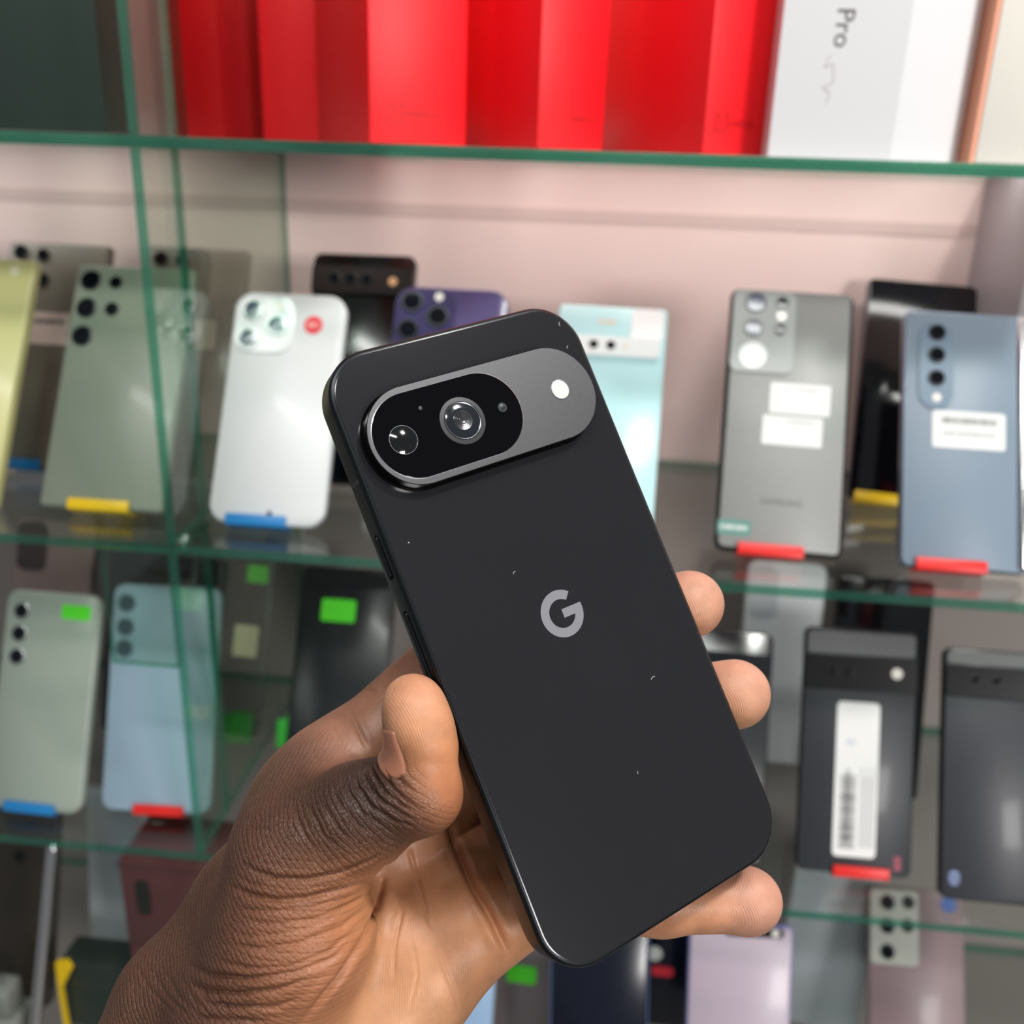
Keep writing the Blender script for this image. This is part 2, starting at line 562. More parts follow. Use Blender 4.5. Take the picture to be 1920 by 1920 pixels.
def stand(color, label, x, y, z, yaw, lean, roll, u0, u1, shelf, t=8.0, lip_h=7.0, rest=0.055):
    """Little plastic easel: front lip, ledge, back rest and strut."""
    mw = frame_matrix(x, y, CZ + z, yaw, lean, roll)
    m = STAND[color]
    n = mw.col[2].to_3d()
    up = mw.col[1].to_3d()
    c = (u0 + u1) / 2000
    hw = (u1 - u0) / 2000
    e = empty('phone_stand', mw, label, 'stand', 'plastic phone stands')
    T = t / 1000
    link('lip', box_mesh('lip', c - hw, c + hw, -0.0016, lip_h / 1000 - 0.0016, 0.0006, 0.0034, 0.0006), m, e, smooth=40)
    link('ledge', box_mesh('ledge', c - hw, c + hw, -0.0016, -0.0005, -T - 0.002, 0.0008), m, e)
    link('back_rest', box_mesh('back_rest', c - hw * .7, c + hw * .7, -0.0016, rest, -T - 0.002, -T - 0.0005), m, e)
    # strut down to the shelf behind
    inv = mw.inverted()
    p0 = Vector((c, rest * 0.84, -T - 0.002))
    wpt = mw @ p0
    back = Vector((-math.sin(math.radians(yaw)), math.cos(math.radians(yaw)), 0))
    foot = wpt + back * 0.012
    foot.z = shelf + 0.0004
    p1 = inv @ foot
    bm = bmesh.new()
    d = (p1 - p0).normalized()
    s = Vector((1, 0, 0))
    q = d.cross(s).normalized() * 0.0008
    vs = []
    for p in (p0, p1):
        for sx in (-1, 1):
            for sq in (-1, 1):
                vs.append(bm.verts.new(p + s * sx * hw * .45 + q * sq))
    for f in ((0, 1, 3, 2), (4, 6, 7, 5), (0, 4, 5, 1), (2, 3, 7, 6), (0, 2, 6, 4), (1, 5, 7, 3)):
        bm.faces.new([vs[i] for i in f])
    link('strut', from_bm('strut', bm), m, e)
    return e


Z2, Z3, Z4 = -0.2167, -0.4380, -0.6600
mb = lambda n, c, rough=0.3, **k: mat(n, lin(*c), rough, coat=k.pop('coat', 0.1), **k)

# --- second shelf, left bay
a = (-0.4108, 0.5456, Z2, -0.8, 28.7, -0.5)
e = phone('yellow green phone leaning at the far left end, beside the sage green phone', *a, 79, 162.6, mb('yellow_green_back', (206, 204, 140), 0.35), mb('yellow_green_frame', (190, 186, 130), 0.3), r=2.5)
disc(e, 'sticker_or_glare_disc', 26.1, 154.7, 3.6, mat('cream_sticker', lin(226, 228, 190), 0.5))
a = (-0.3917, 0.6237, Z2, -1.0, 24.8, -0.2)
e = phone('brown grey phone with a pinkish label, behind the sage green phone', *a, 75.4, 161.7, mb('brown_grey_back', (120, 112, 98), 0.3), mb('brown_grey_frame', (110, 100, 88), 0.3), r=2.5)
for u, v, rr in ((-28.5, 154, 5.2), (-11.3, 152.6, 4.6), (-9.8, 134.4, 5), (-28.5, 135, 5.2)):
    lens(e, u, v, rr)
s = patch(e, 'label_sticker', -17, 14, 88, 111, m_pinkst)
bars(s, -12, 12, 3, 7, 0.0002, 22, 3)
stand('blue', 'blue plastic stand under the brown grey phone with a pinkish label', *a, -17.6, 6, S2)
a = (-0.3073, 0.5537, Z2, 0.0, 30.1, 0.0)
e = phone('sage green grey phone with five dark lenses, on a yellow stand', *a, 79.2, 161.5, mb('sage_back', (136, 146, 130), 0.36), mb('sage_frame', (140, 148, 134), 0.3), r=2.5)
for u, v, rr in ((-29.2, 150.5, 6.8), (-29.2, 131.5, 6.8), (-29.2, 112.3, 6.8), (-12.1, 149.8, 4.3), (-12.1, 131.4, 4.6)):
    lens(e, u, v, rr)
stand('yellow', 'yellow plastic stand under the sage green phone', *a, -20.1, 19.3, S2)
a = (-0.2908, 0.6244, Z2, -0.9, 24.5, 0.0)
e = phone('taupe phone standing behind the sage green phone at the glass divider', -0.2890, *a[1:], 73, 162, mb('taupe_back', (132, 116, 104), 0.3), mb('taupe_frame', (128, 112, 100), 0.3), r=2.5)
for u, v, rr in ((-26.9, 153.3, 5.2), (-11.2, 152.8, 4.6), (-26.9, 134, 5.2), (-11.2, 134, 4.6)):
    lens(e, u, v, rr)
patch(e, 'label_sticker', 3, 18.7, 90, 111, m_pinkst, 3)
# --- second shelf, right bay
a = (-0.1988, 0.5457, Z2, -0.2, 30.0, 0.2)
m_wph = mb('white_phone_back', (210, 214, 214), 0.36)
e = phone('white phone with three lenses and a red round sticker, on a blue stand', *a, 72.1, 149, m_wph, mb('white_phone_frame', (214, 220, 222), 0.25), r=12)
pl = patch(e, 'camera_plate', -33.5, 4, 109, 145, mb('white_camera_plate', (222, 226, 226), 0.08), 9, 0.0003, 0.0012)
for u, v in ((-22.6, 136.2), (-6.5, 126.5), (-23.4, 117.3)):
    lens(e, u, v, 6.6, m_chrome, mat('slate_lens', (0.05, 0.07, 0.1), 0.08, coat=1), 0.002, 0.0014)
disc(e, 'flash', -7.0, 139.5, 2.6, m_flash, 0.0014)
s = disc(e, 'sticker_or_glare_disc', 16.3, 128.6, 6.0, m_redst)
bars(s, -3.2, 3.2, -1.6, 1.6, 0.0003, 4, 12, name='sticker_lettering', material=m_pinkst)
disc(e, 'port_dot', 2.5, 6.8, 1.6, m_black)
stand('blue', 'blue plastic stand under the white phone with three lenses', *a, -24, 13.7, S2)
a = (-0.1687, 0.6295, Z2, -1.2, 23.5, 0.7)
e = phone('black phone with a raised camera bar, behind the white phone', *a, 72.8, 161.5, mb('black_back', (16, 15, 16), 0.15), mb('black_frame', (26, 22, 22), 0.25), r=6)
patch(e, 'camera_bar', -36, 36, 133, 152, mb('brown_black_bar', (40, 28, 26), 0.12), 2.0, 0.0003, 0.0022)
for u in (-19.4, -8, 3.3):
    lens(e, u, 143.5, 4.4, m_black, None, 0.0006, 0.0025)
disc(e, 'flash', 21.7, 142, 3.0, m_amber, 0.0026)
stand('green', 'green plastic stand between the white phone and the black phone in hand', -0.1500, *a[1:], 14, 36, S2)
a = (-0.0972, 0.5571, Z2, -0.3, 25.5, -0.2)
e = phone('deep purple phone with three lenses, half hidden by the black phone in hand', *a, 72.3, 151.6, mb('purple_back', (78, 70, 112), 0.3), mb('purple_frame', (110, 104, 140), 0.2, metal=0.8), r=12)
patch(e, 'camera_plate', -34, 3, 113, 149, mb('purple_plate', (64, 58, 98), 0.1), 9, 0.0003, 0.0012)
for u, v in ((-24.5, 141), (-7.5, 132.3), (-25.5, 123)):
    lens(e, u, v, 6.8, m_darkmetal, None, 0.002, 0.0014)
disc(e, 'flash', -7.7, 145, 2.8, m_flash, 0.0014)
a = (0.0010, 0.5823, Z2, -1.8, 36.0, -0.4)
e = phone('pale cyan phone with a long white camera plate, behind the black phone in hand', *a, 73.3, 152.5, mb('cyan_back', (184, 226, 230), 0.22), mb('cyan_frame', (190, 214, 216), 0.2), r=4)
patch(e, 'camera_plate', -31, 33, 115.5, 129.5, mb('white_plate', (238, 244, 244), 0.12), 3, 0.0003, 0.0014)
for u in (-10.8, 0.6):
    lens(e, u, 123, 3.0, m_black, None, 0.0006, 0.0017)
disc(e, 'flash', 10.2, 123, 2.0, m_flash, 0.0018)
bars(e, -9, 2.4, 138.6, 142.4, 0.0004, 6, 13, name='sticker_lettering', material=mat('pale_orange_print', lin(240, 205, 170), 0.5))
patch(e, 'painted_highlight', 13, 34, 128, 151, mb('white_highlight', (252, 253, 253), 0.35, coat=0.1), 4, 0.0004, 0.0003)  # plain white patch painting the bright reflection in this corner
a = (0.1098, 0.5517, Z2, -1.4, 28.7, -0.7)
m_g = mb('warm_grey_back', (146, 148, 146), 0.4, coat=0.0)
e = phone('grey phone with two white labels and a large camera corner, on a red stand', *a, 74.5, 163.9, m_g, mb('black_phone_frame', (14, 15, 17), 0.25), r=6, rough_edge=3.0)
patch(e, 'camera_plate', -35.5, 2.0, 110, 162, mb('grey_plate', (168, 172, 170), 0.38, coat=0.0), 5, 0.0003, 0.0012)
for u, v, rr, g in ((-22.2, 154.0, 6.6, m_bluelens), (-22.7, 137.5, 5.6, m_bluelens), (-6.4, 154.6, 3.8, m_lens), (-6.7, 137.5, 3.6, m_lens)):
    lens(e, u, v, rr, mat('grey_lens_ring', (0.22, 0.23, 0.23), 0.45, 0.3), g, 0.001, 0.0014)
disc(e, 'flash', -6.3, 146.4, 3.0, m_flash, 0.0014)
disc(e, 'sticker_or_glare_disc', -22.0, 120.5, 8.2, mat('white_glare_disc', (0.92, 0.92, 0.92), 0.3), 0.0014)  # white disc paints the glare on the third lens
for k, (u0, u1, v0, v1) in enumerate(((-10.1, 25.4, 85.5, 104.5), (-13.6, 21.7, 66, 84))):
    s = patch(e, 'label_sticker', u0, u1, v0, v1, m_sticker, 1.0, rot=-0.5)
    bars(s, -4, 13, 5.2, 6.6, 0.0002, 16, 20 + k, name='sticker_lettering', material=m_greyink)
words(e, 'SAMSUNG', 5.4, 0.6, 31.0, 0.0004, mat('dark_grey_print', (0.13, 0.13, 0.135), 0.4), 'printed_name')
s = patch(e, 'teal_label', -36, -16.5, 9.5, 18.5, m_tealst, 1.5)
bars(s, -8, 8, -1.4, 1.4, 0.0002, 14, 22, name='sticker_lettering', material=m_sticker)
stand('red', 'red plastic stand under the grey phone with two white labels', *a, -23.6, 14.4, S2)
a = (0.2156, 0.6620, Z2, -3.1, 28.0, -2.4)
e = phone('glossy black phone standing behind the blue grey folding phone', 0.2110, *a[1:], 74, 160, mb('gloss_black_back', (10, 9, 14), 0.1), mb('gloss_black_frame', (52, 44, 50), 0.2), r=5)
stand('yellow', 'yellow plastic stand between the grey phone and the blue grey folding phone', 0.2110, *a[1:], -33, -2, S2)
a = (0.2150, 0.5464, Z2, 0.2, 30.1, -0.7)
m_fold = mb('blue_grey_back', (124, 140, 156), 0.42, coat=0.0)
e = phone('blue grey folding phone with a bright hinge and a barcode label, on a red stand', *a, 72.6, 156.7, m_fold, mb('blue_grey_frame', (120, 132, 150), 0.22, metal=0.7), r=5)
patch(e, 'camera_plate', -28.0, -8.0, 95, 149, mb('blue_grey_plate', (122, 140, 158), 0.25), 9.9, 0.0003, 0.0012)
for v in (142.5, 128.4, 114.0):
    lens(e, -17.8, v, 5.0, m_darkmetal, None, 0.0012, 0.0014)
disc(e, 'flash', -17.5, 102, 2.6, m_flash, 0.0014)
s = patch(e, 'label_sticker', -19.4, 22.5, 72.0, 94.5, m_sticker, 2.0)
bars(s, -16, 16, 3.5, 7.5, 0.0002, 34, 8)
bars(s, -15, 15, -3.6, -1.4, 0.0002, 20, 23, name='sticker_lettering', material=m_greyink)
bm = bmesh.new()
rr_prism(bm, 0.0052, 0.1535, 0.002, [(0.001, 0.0003), (0, 0.0012), (0.0008, 0.0026), (0.0018, 0.0031)], cx=0.0322, cy=0.0785, n=4)
link('hinge', from_bm('hinge', bm), m_chrome, e, smooth=60)
stand('red', 'red plastic stand under the blue grey folding phone', *a, -28.1, 11.6, S2)

# --- third shelf
a = (-0.3741, 0.5385, Z3, -2.5, 23.5, 0.6)
e = phone('pale sage phone with a green sticker, on a blue stand', *a, 69.6, 151, mb('pale_sage_back', (150, 162, 150), 0.3), mb('pale_sage_frame', (160, 168, 158), 0.25), r=9)
for v in (136.4, 120.6, 104.5):
    lens(e, -22.6, v, 5.8, m_chrome)
patch(e, 'green_sticker', 7.4, 29, 133.2, 143.3, m_greenst, 1.5)
stand('blue', 'blue plastic stand under the pale sage phone', *a, -19.8, 17.7, S3)
a = (-0.2902, 0.5482, Z3, 1.5, 22.6, 1.0)
e = phone('pale blue phone with three lenses, on a red stand behind the hanging glass strip', *a, 76.7, 157.2, mb('pale_blue_back', (150, 174, 192), 0.3), mb('pale_blue_frame', (160, 182, 196), 0.25), r=8)
for v in (144.2, 127.4, 112.4):
    lens(e, -28.0, v, 6.4, mat('blue_ring', lin(90, 118, 132), 0.3), mat('blue_slate_lens', (0.03, 0.06, 0.085), 0.1, coat=1))
patch(e, 'label_sticker', 16, 36, 66, 75, mat('faded_sticker', lin(178, 192, 196), 0.5), 1.0)
stand('red', 'red plastic stand under the pale blue phone', *a, -14.4, 20.9, S3)
e = phone('charcoal phone with a beige square label, behind the glass divider', -0.2820, 0.650, Z3, -4, 22, 0, 60, 158, mb('charcoal_back', (30, 33, 33), 0.25), mb('charcoal_frame', (42, 44, 44), 0.25), r=6)
patch(e, 'beige_label', 3, 23, 62, 87, m_beige, 2)
patch(e, 'green_sticker', 9, 26, 121, 135, m_greenst, 1.5)
a = (-0.1779, 0.5899, Z3, -0.7, 27.4, 0.4)
e = phone('black phone with a green sticker below its camera bar, behind the hand', *a, 72, 162.2, mb('black_back_two', (30, 33, 35), 0.3), mb('black_frame_two', (34, 36, 38), 0.25), r=6)
patch(e, 'camera_bar', -32, 32, 148, 158, m_black, 4.9, 0.0003, 0.0016)
patch(e, 'green_sticker', -18.4, 7.5, 121.5, 138, m_greenst, 2)
stand('green', 'green plastic stand on the third shelf near the glass divider', -0.2215, 0.6420, Z3, 4, 22, 0, -12, 13, S3, lip_h=22, rest=0.021)
a = (0.0898, 0.5518, Z3, -0.5, 27.3, -0.6)
e = phone('charcoal phone with a camera bar, standing behind the fingertips', *a, 73, 152.9, mb('charcoal_back_two', (48, 50, 52), 0.2), mb('charcoal_frame_two', (30, 31, 33), 0.25), r=6)
patch(e, 'camera_bar', -36, 36, 124, 138, mb('dark_bar', (26, 28, 32), 0.22, coat=0.0), 1.5, 0.0003, 0.0018)
a = (0.1853, 0.5501, Z3, 0.2, 24.2, 0.3)
e = phone('black phone with a long white barcode label, on a red stand', *a, 73.6, 160.3, mb('slate_black_back', (48, 51, 56), 0.42), mb('black_frame_three', (24, 25, 27), 0.25), r=5)
patch(e, 'top_panel', -35, 35, 143.5, 158, mb('grey_top_panel', (108, 110, 110), 0.2), 3)
patch(e, 'camera_bar', -36.2, 36.2, 120, 142.5, mb('black_bar', (12, 13, 15), 0.22, coat=0.0), 1.5, 0.0003, 0.002)
for u in (-18, -8):
    lens(e, u, 132, 2.6, m_black, None, 0.0004, 0.0023)
disc(e, 'flash', 23.1, 132.6, 3.6, m_flash, 0.0024)
s = patch(e, 'label_sticker', -14.2, 13.6, 11.0, 112.0, m_sticker, 3)
bars(s, -10, 38, -9, 1, 0.0002, 42, 5, True)
bars(s, -6.5, -4.0, -42, 6, 0.0002, 3, 6)
for k in range(5):
    patch(s, 'printed_line', 3.0 + 2.0 * k, 3.7 + 2.0 * k, -44, 8 - 6 * (k % 2), m_greyink, 0.2, 0.0002, 0.00003)
bars(s, -7, -1, 22, 26, 0.0002, 5, 24, name='sticker_lettering', material=mat('pale_blue_print', lin(170, 180, 215), 0.5))
# the bar code block belongs on the left half of the label
s.children[0].matrix_local = Matrix.Translation((-0.0052, -0.021, 0.0002)) @ Matrix.Rotation(math.radians(90), 4, 'Z')
bars(e, 25.6, 30.6, 4.5, 13.5, 0.0004, 4, 25, name='printed_mark', material=mat('pink_print', lin(190, 90, 110), 0.4))
stand('red', 'red plastic stand under the black phone with a long white label', *a, -13.6, 22.4, S3)
e = phone('tall black phone behind the black phone with a long white label', 0.2160, 0.640, Z3, -1, 22, -1.5, 70, 162, mb('gloss_black_back', (10, 9, 14), 0.1), mb('black_frame_three', (24, 25, 27), 0.25), r=5)
disc(e, 'camera_lens', 22, 150, 2.4, m_lens)
e = phone('pale grey phone back standing between the two black phones', 0.1500, 0.672, Z3, 0, 14, 0, 60, 158, mb('white_grey_back', (226, 232, 236), 0.45), mb('pale_grey_frame', (170, 178, 182), 0.3), r=8)
patch(e, 'camera_plate', -27, -6, 116, 154, mb('pale_grey_plate', (206, 212, 216), 0.3), 6, 0.0003, 0.001)
a = (0.2729, 0.5340, Z3, -0.1, 27.2, -0.1)
e = phone('black phone with a dark round logo and camera bar beside the long label phone', *a, 74, 159.8, mb('slate_black_back_two', (54, 56, 62), 0.42), mb('black_frame_four', (24, 25, 27), 0.25), r=6)
patch(e, 'top_panel', -35, 35, 150, 158, mb('grey_top_panel', (108, 110, 110), 0.2), 3)
patch(e, 'camera_bar', -36.4, 36.4, 129, 149, mb('black_bar', (12, 13, 15), 0.22, coat=0.0), 1.5, 0.0003, 0.002)
for u in (-17.6, -4.1):
    lens(e, u, 140, 2.8, m_black, None, 0.0004, 0.0023)
words(e, 'G', 13, -0.4, 84, 0.0004, mat('dark_slate_print', lin(30, 31, 35), 0.3), 'printed_logo')
o = patch(e, 'network_logo', -32, -25, 9, 18, mat('pale_blue_logo', lin(120, 140, 185), 0.4), 3.4, 0.0003)
for k in range(3):
    patch(o, 'logo_stripe', -3.2, 3.2, -2.8 + 2 * k, -2.0 + 2 * k, mat('dark_slate_print', lin(30, 31, 35), 0.3), 0.2, 0.0002, 0.00005)

# --- lowest shelf
a = (0.2682, 0.5645, Z4, 1.3, 30.0, 0.3)
e = phone('mauve phone with a grey green camera corner and a blue round sticker', *a, 71.1, 159.4, mb('mauve_back', (140, 118, 122), 0.42), mb('mauve_frame', (150, 132, 134), 0.25), r=4)
patch(e, 'camera_plate', -34.8, 1.0, 104, 158, mb('grey_green_plate', (160, 164, 152), 0.3), 3, 0.0003, 0.0014)
for u, v, rr in ((-21.9, 149, 5.6), (-22, 131.8, 5.6), (-22.1, 113.3, 5.6), (-6.2, 150, 4.8), (-7, 132.9, 4.8)):
    lens(e, u, v, rr, m_darkmetal, None, 0.001, 0.0016)
disc(e, 'sticker_or_glare_disc', 24.2, 150.2, 6.0, m_bluest)
a = (0.1291, 0.5253, Z4, 2.4, 20.0, 0.8)
e = phone('lavender phone with blue edges, below the fingertips', *a, 73.3, 156, mb('lavender_back', (188, 172, 186), 0.35), mb('periwinkle_frame', (140, 142, 200), 0.3), r=5)
patch(e, 'camera_plate', -12, 30, 148, 155, mb('black_plate', (14, 15, 15), 0.2), 3)
disc(e, 'flash', 24, 151.5, 2.8, m_flash, 0.0006)
e = phone('midnight blue phone with a shiny pale blue edge', 0.0310, 0.5350, Z4, 4, 17, 1.5, 72, 157, mb('midnight_back', (12, 16, 34), 0.2), mb('pale_blue_edge', (116, 148, 196), 0.2, metal=0.6), r=6)
e = phone('navy black phone standing behind the lavender phone', 0.0900, 0.6200, Z4, 0, 17, 0, 70, 162, mb('navy_back', (14, 18, 36), 0.2), mb('navy_frame', (22, 26, 44), 0.2), r=6)
s = disc(e, 'sticker_or_glare_disc', -18, 60, 6, m_sticker)
patch(e, 'red_sticker', -20, -2, 42, 50, m_redst, 3)
e = phone('mauve grey phone with a bright green sticker, below the palm', -0.0190, 0.5900, Z4, -2, 20, 0, 66, 146, mb('mauve_grey_back', (124, 114, 116), 0.3), mb('mauve_grey_frame', (120, 112, 112), 0.25), r=6)
patch(e, 'green_sticker', -26.5, -3, 47, 61, m_greenst, 2)
e = phone('light blue phone half hidden behind the palm', -0.0880, 0.5500, Z4, 0, 22, 0, 73, 140, mb('light_blue_back', (150, 180, 214), 0.3), mb('light_blue_frame', (160, 188, 216), 0.25), r=6)
e = phone('pale grey phone on the lowest shelf, behind the silver rod', -0.3760, 0.6250, Z4, 0, 10, 0, 54, 160, mb('pale_grey_back', (186, 194, 198), 0.35), mb('pale_grey_frame', (170, 178, 182), 0.3), r=4)
bars(e, -4, 16, 91, 93.6, 0.0004, 14, 26, name='printed_name', material=mat('dark_grey_print', (0.13, 0.13, 0.135), 0.4))
e = phone('grey white phone seen edge on beside the lavender phone', 0.2030, 0.6350, Z4, -18, 12, 0, 66, 150, mb('pale_grey_back', (186, 194, 198), 0.35), mb('pale_grey_frame', (170, 178, 182), 0.3), r=8)

e = phone('dark brown phone with a brass lens ring, beside the silver rod', -0.4440, 0.5750, Z4, 0, 18, 0, 66, 161, mb('dark_brown_back', (40, 34, 27), 0.35), mb('dark_brown_frame', (48, 42, 34), 0.3), r=6)
lens(e, 25, 146, 3.0, mat('brass', lin(160, 140, 80), 0.3, 0.8))
lens(e, 2, 122, 4.4, m_darkmetal)
e = empty('phone_box', mat4((1, 0, 0), (0, 1, 0), (0, 0, 1), (-0.366, 0.566, S4 + 0.0003)), 'small black carton in front of the pale grey phone on the lowest shelf', 'box')
link('lower_box', box_mesh('lower_box', -0.026, 0.030, 0, 0.030, 0, 0.038, 0.001), m_darkcard, e, smooth=40)
link('lid', box_mesh('lid', -0.0265, 0.0305, -0.0005, 0.0305, 0.0384, 0.062, 0.001), m_darkcard, e, smooth=40)
# second row on the third shelf, seen only between the front phones
e = phone('black phone glimpsed between the pale sage phone and the pale blue phone', -0.3420, 0.6400, Z3, 0, 20, 0, 70, 160, mb('gloss_black_back', (10, 9, 14), 0.1), mb('black_frame_three', (24, 25, 27), 0.25), r=6)
patch(e, 'camera_bar', -34, 34, 130, 146, mb('dark_bar', (26, 28, 32), 0.22, coat=0.0), 2, 0.0003, 0.0018)
e = phone('dusty mauve phone standing behind the pale sage phone', -0.4250, 0.6420, Z3, 0, 20, 0, 66, 164, mb('dusty_mauve_back', (150, 128, 124), 0.35), mb('mauve_grey_frame', (120, 112, 112), 0.25), r=6)
patch(e, 'camera_plate', -30, -6, 122, 160, mb('dark_mauve_plate', (70, 60, 60), 0.2), 6, 0.0003, 0.001)
# maroon carton, silver rod, little clip and grey blocks at the lower left
e = empty('phone_box', mat4((1, 0, 0), (0, 1, 0), (0, 0, 1), (-0.258, 0.535, S4 + 0.0003)), 'dark maroon carton on the lowest shelf beside the silver rod', 'box')
m_maroon = mat('maroon_card', lin(84, 50, 50), 0.4)
link('lower_box', box_mesh('lower_box', -0.055, 0.036, 0, 0.05, 0, 0.12, 0.0015), m_maroon, e, smooth=40)
link('lid', box_mesh('lid', -0.0556, 0.0366, -0.0006, 0.0506, 0.1204, 0.196, 0.0015), m_maroon, e, smooth=40)
link('finger_notch', rr_mesh('finger_notch', 0.010, 0.030, 0.004, [(0, 0), (0, 0.0004)], n=4), mat('black_green', lin(24, 28, 24), 0.6), e).matrix_local = Matrix.Translation((-0.040, -0.0010, 0.165)) @ Matrix.Rotation(math.radians(90), 4, 'X')


def rod(name, label, p0, p1, r, material, category):
    d = Vector(p1) - Vector(p0)
    L = d.length
    me = lathe(name, [(0, 0), (r, 0), (r, L - r), (r * .6, L - r * .2), (0, L)], 16)
    o = link(name, me, material, smooth=50)
    o.matrix_world = Matrix.Translation(p0) @ d.to_track_quat('Z', 'Y').to_matrix().to_4x4()
    return tag(o, label, category)


rod('metal_rod', 'thin silver metal rod standing on the lowest shelf', (-0.398, 0.524, S4 + 0.0003), (-0.366, 0.545, S4 + 0.196), 0.0042, m_chrome, 'rod')
e = empty('plastic_clip', mat4((1, 0, 0), (0, 1, 0), (0, 0, 1), (-0.3935, 0.560, S4 + 0.0003)), 'yellow triangular plastic clip beside the silver rod', 'clip')
o = link('blade', poly_prism('blade', [(0, 0), (0.003, 0), (0.013, 0.020), (0.010, 0.027), (0.001, 0.025)], -0.002, 0.002), STAND['yellow'], e)
o.matrix_local = Matrix.Translation((0.004, 0, 0.046)) @ Matrix.Rotation(math.radians(90), 4, 'X')
link('stem', box_mesh('stem', 0.004, 0.0065, -0.002, 0.002, 0, 0.047), STAND['yellow'], e)
e = empty('charger_plug', mat4((1, 0, 0), (0, 1, 0), (0, 0, 1), (-0.425, 0.530, S4 + 0.0003)), 'grey square power adapter in the lower left corner of the cabinet', 'adapter')
link('housing', box_mesh('housing', -0.016, 0.016, 0, 0.028, 0.0, 0.036, 0.004), mat('grey_plastic', lin(120, 124, 118), 0.5), e, smooth=50)
link('cover', box_mesh('cover', -0.013, 0.010, 0.003, 0.025, 0.036, 0.060, 0.003), mat('grey_plastic', lin(120, 124, 118), 0.5), e, smooth=50)
link('prong', box_mesh('prong', -0.004, 0.002, 0.012, 0.014, 0.058, 0.070), m_chrome, e)

# ------------------------------------------------------------------ the black phone in the hand
PHONE_M = mat4((0.7778, 0.60914, 0.15486), (-0.43144, 0.33828, 0.83632), (0.45705, -0.7173, 0.52591), (-0.00603, 0.21872, CZ - 0.10509))
hp = empty('smartphone', PHONE_M, 'matte black phone held in the hand, with a pill shaped camera bar', 'phone')
m_hframe = mat('black_anodised_frame', (0.035, 0.038, 0.042), 0.34, 1.0)
m_hback = mat('black_back_glass', (0.0135, 0.0138, 0.0165), 0.13, coat=0.0, var=0.08, vscale=30)
m_bar = mat('grey_satin_bar', (0.095, 0.097, 0.102), 0.44, 1.0, var=0.08, vscale=900)
m_barside = mat('polished_black_bar_side', (0.02, 0.02, 0.022), 0.15, 1.0)
m_rim = mat('bright_bar_rim', (0.50, 0.51, 0.53), 0.36, 1.0)
m_win = mat('black_camera_window', (0.002, 0.002, 0.003), 0.03)
m_win.node_tree.nodes['Principled BSDF'].inputs['Specular IOR Level'].default_value = 0.2
W, H, T, RC = 0.0720, 0.1528, 0.0085, 0.0125
b = 0.0012
lv = []
for k in range(6):
    a = math.radians(90 * k / 5)
    lv.append((b * (1 - math.sin(a)), -T + b * (1 - math.cos(a))))
lv2 = [(b * (1 - math.cos(math.radians(18 * k))), -b + b * math.sin(math.radians(18 * k))) for k in range(6)]
me = rr_mesh('frame', W, H, RC, lv + lv2, n=20)
link('frame', me, m_hframe, hp, smooth=25)
me = rr_mesh('back_glass', W - 2 * 0.00105, H - 2 * 0.00105, RC - 0.00105, [(0, -0.0003), (0, 0.0001), (0.00015, 0.00022), (0.0004, 0.00026)], n=20)
link('back_glass', me, m_hback, hp, smooth=8)
me = rr_mesh('screen', W - 2 * 0.0013, H - 2 * 0.0013, RC - 0.0013, [(0, -T - 0.0002), (0, -T + 0.0002)], n=16)
link('screen', me, m_win, hp, smooth=35)

BV, BU = 0.05205, -0.0006
bar = link('camera_bar', rr_mesh('camera_bar', 0.0636, 0.0246, 0.0123, [(-0.0006, 0.0002), (-0.0001, 0.0008), (0, 0.0016), (0, 0.0040), (0.00012, 0.00415)], n=28, cx=BU, cy=BV, cap1=True), m_barside, hp, smooth=8)
bm = bmesh.new()
rr_prism(bm, 0.0636 - 0.0003, 0.0246 - 0.0003, 0.0123, [(0, 0.00415), (0.0001, 0.00420)], n=28, cx=BU, cy=BV)
link('bar_face', from_bm('bar_face', bm), m_bar, bar, smooth=8)
wx, ww, wh = -0.01135, 0.0398, 0.0210
bm = bmesh.new()
o1 = rr_outline(ww + 0.0004, wh + 0.0004, wh / 2 + 0.0002, 28, wx, BV)
o2 = rr_outline(ww, wh, wh / 2, 28, wx, BV)
va = [bm.verts.new((x, y, 0.00421)) for x, y in o1]
vb = [bm.verts.new((x, y, 0.00432)) for x, y in o2]
for i in range(len(o1)):
    j = (i + 1) % len(o1)
    bm.faces.new((va[i], va[j], vb[j], vb[i]))
link('window_rim', from_bm('window_rim', bm), m_rim, bar)
win = link('camera_window', rr_mesh('camera_window', ww - 0.00005, wh - 0.00005, wh / 2, [(0, 0.00415), (0, 0.00430), (0.0001, 0.00434)], n=28, cx=wx, cy=BV), m_win, hp, smooth=8)


def at_uv(o, u, v, z):
    o.matrix_local = Matrix.Translation((u / 1000, v / 1000, z))
    return o


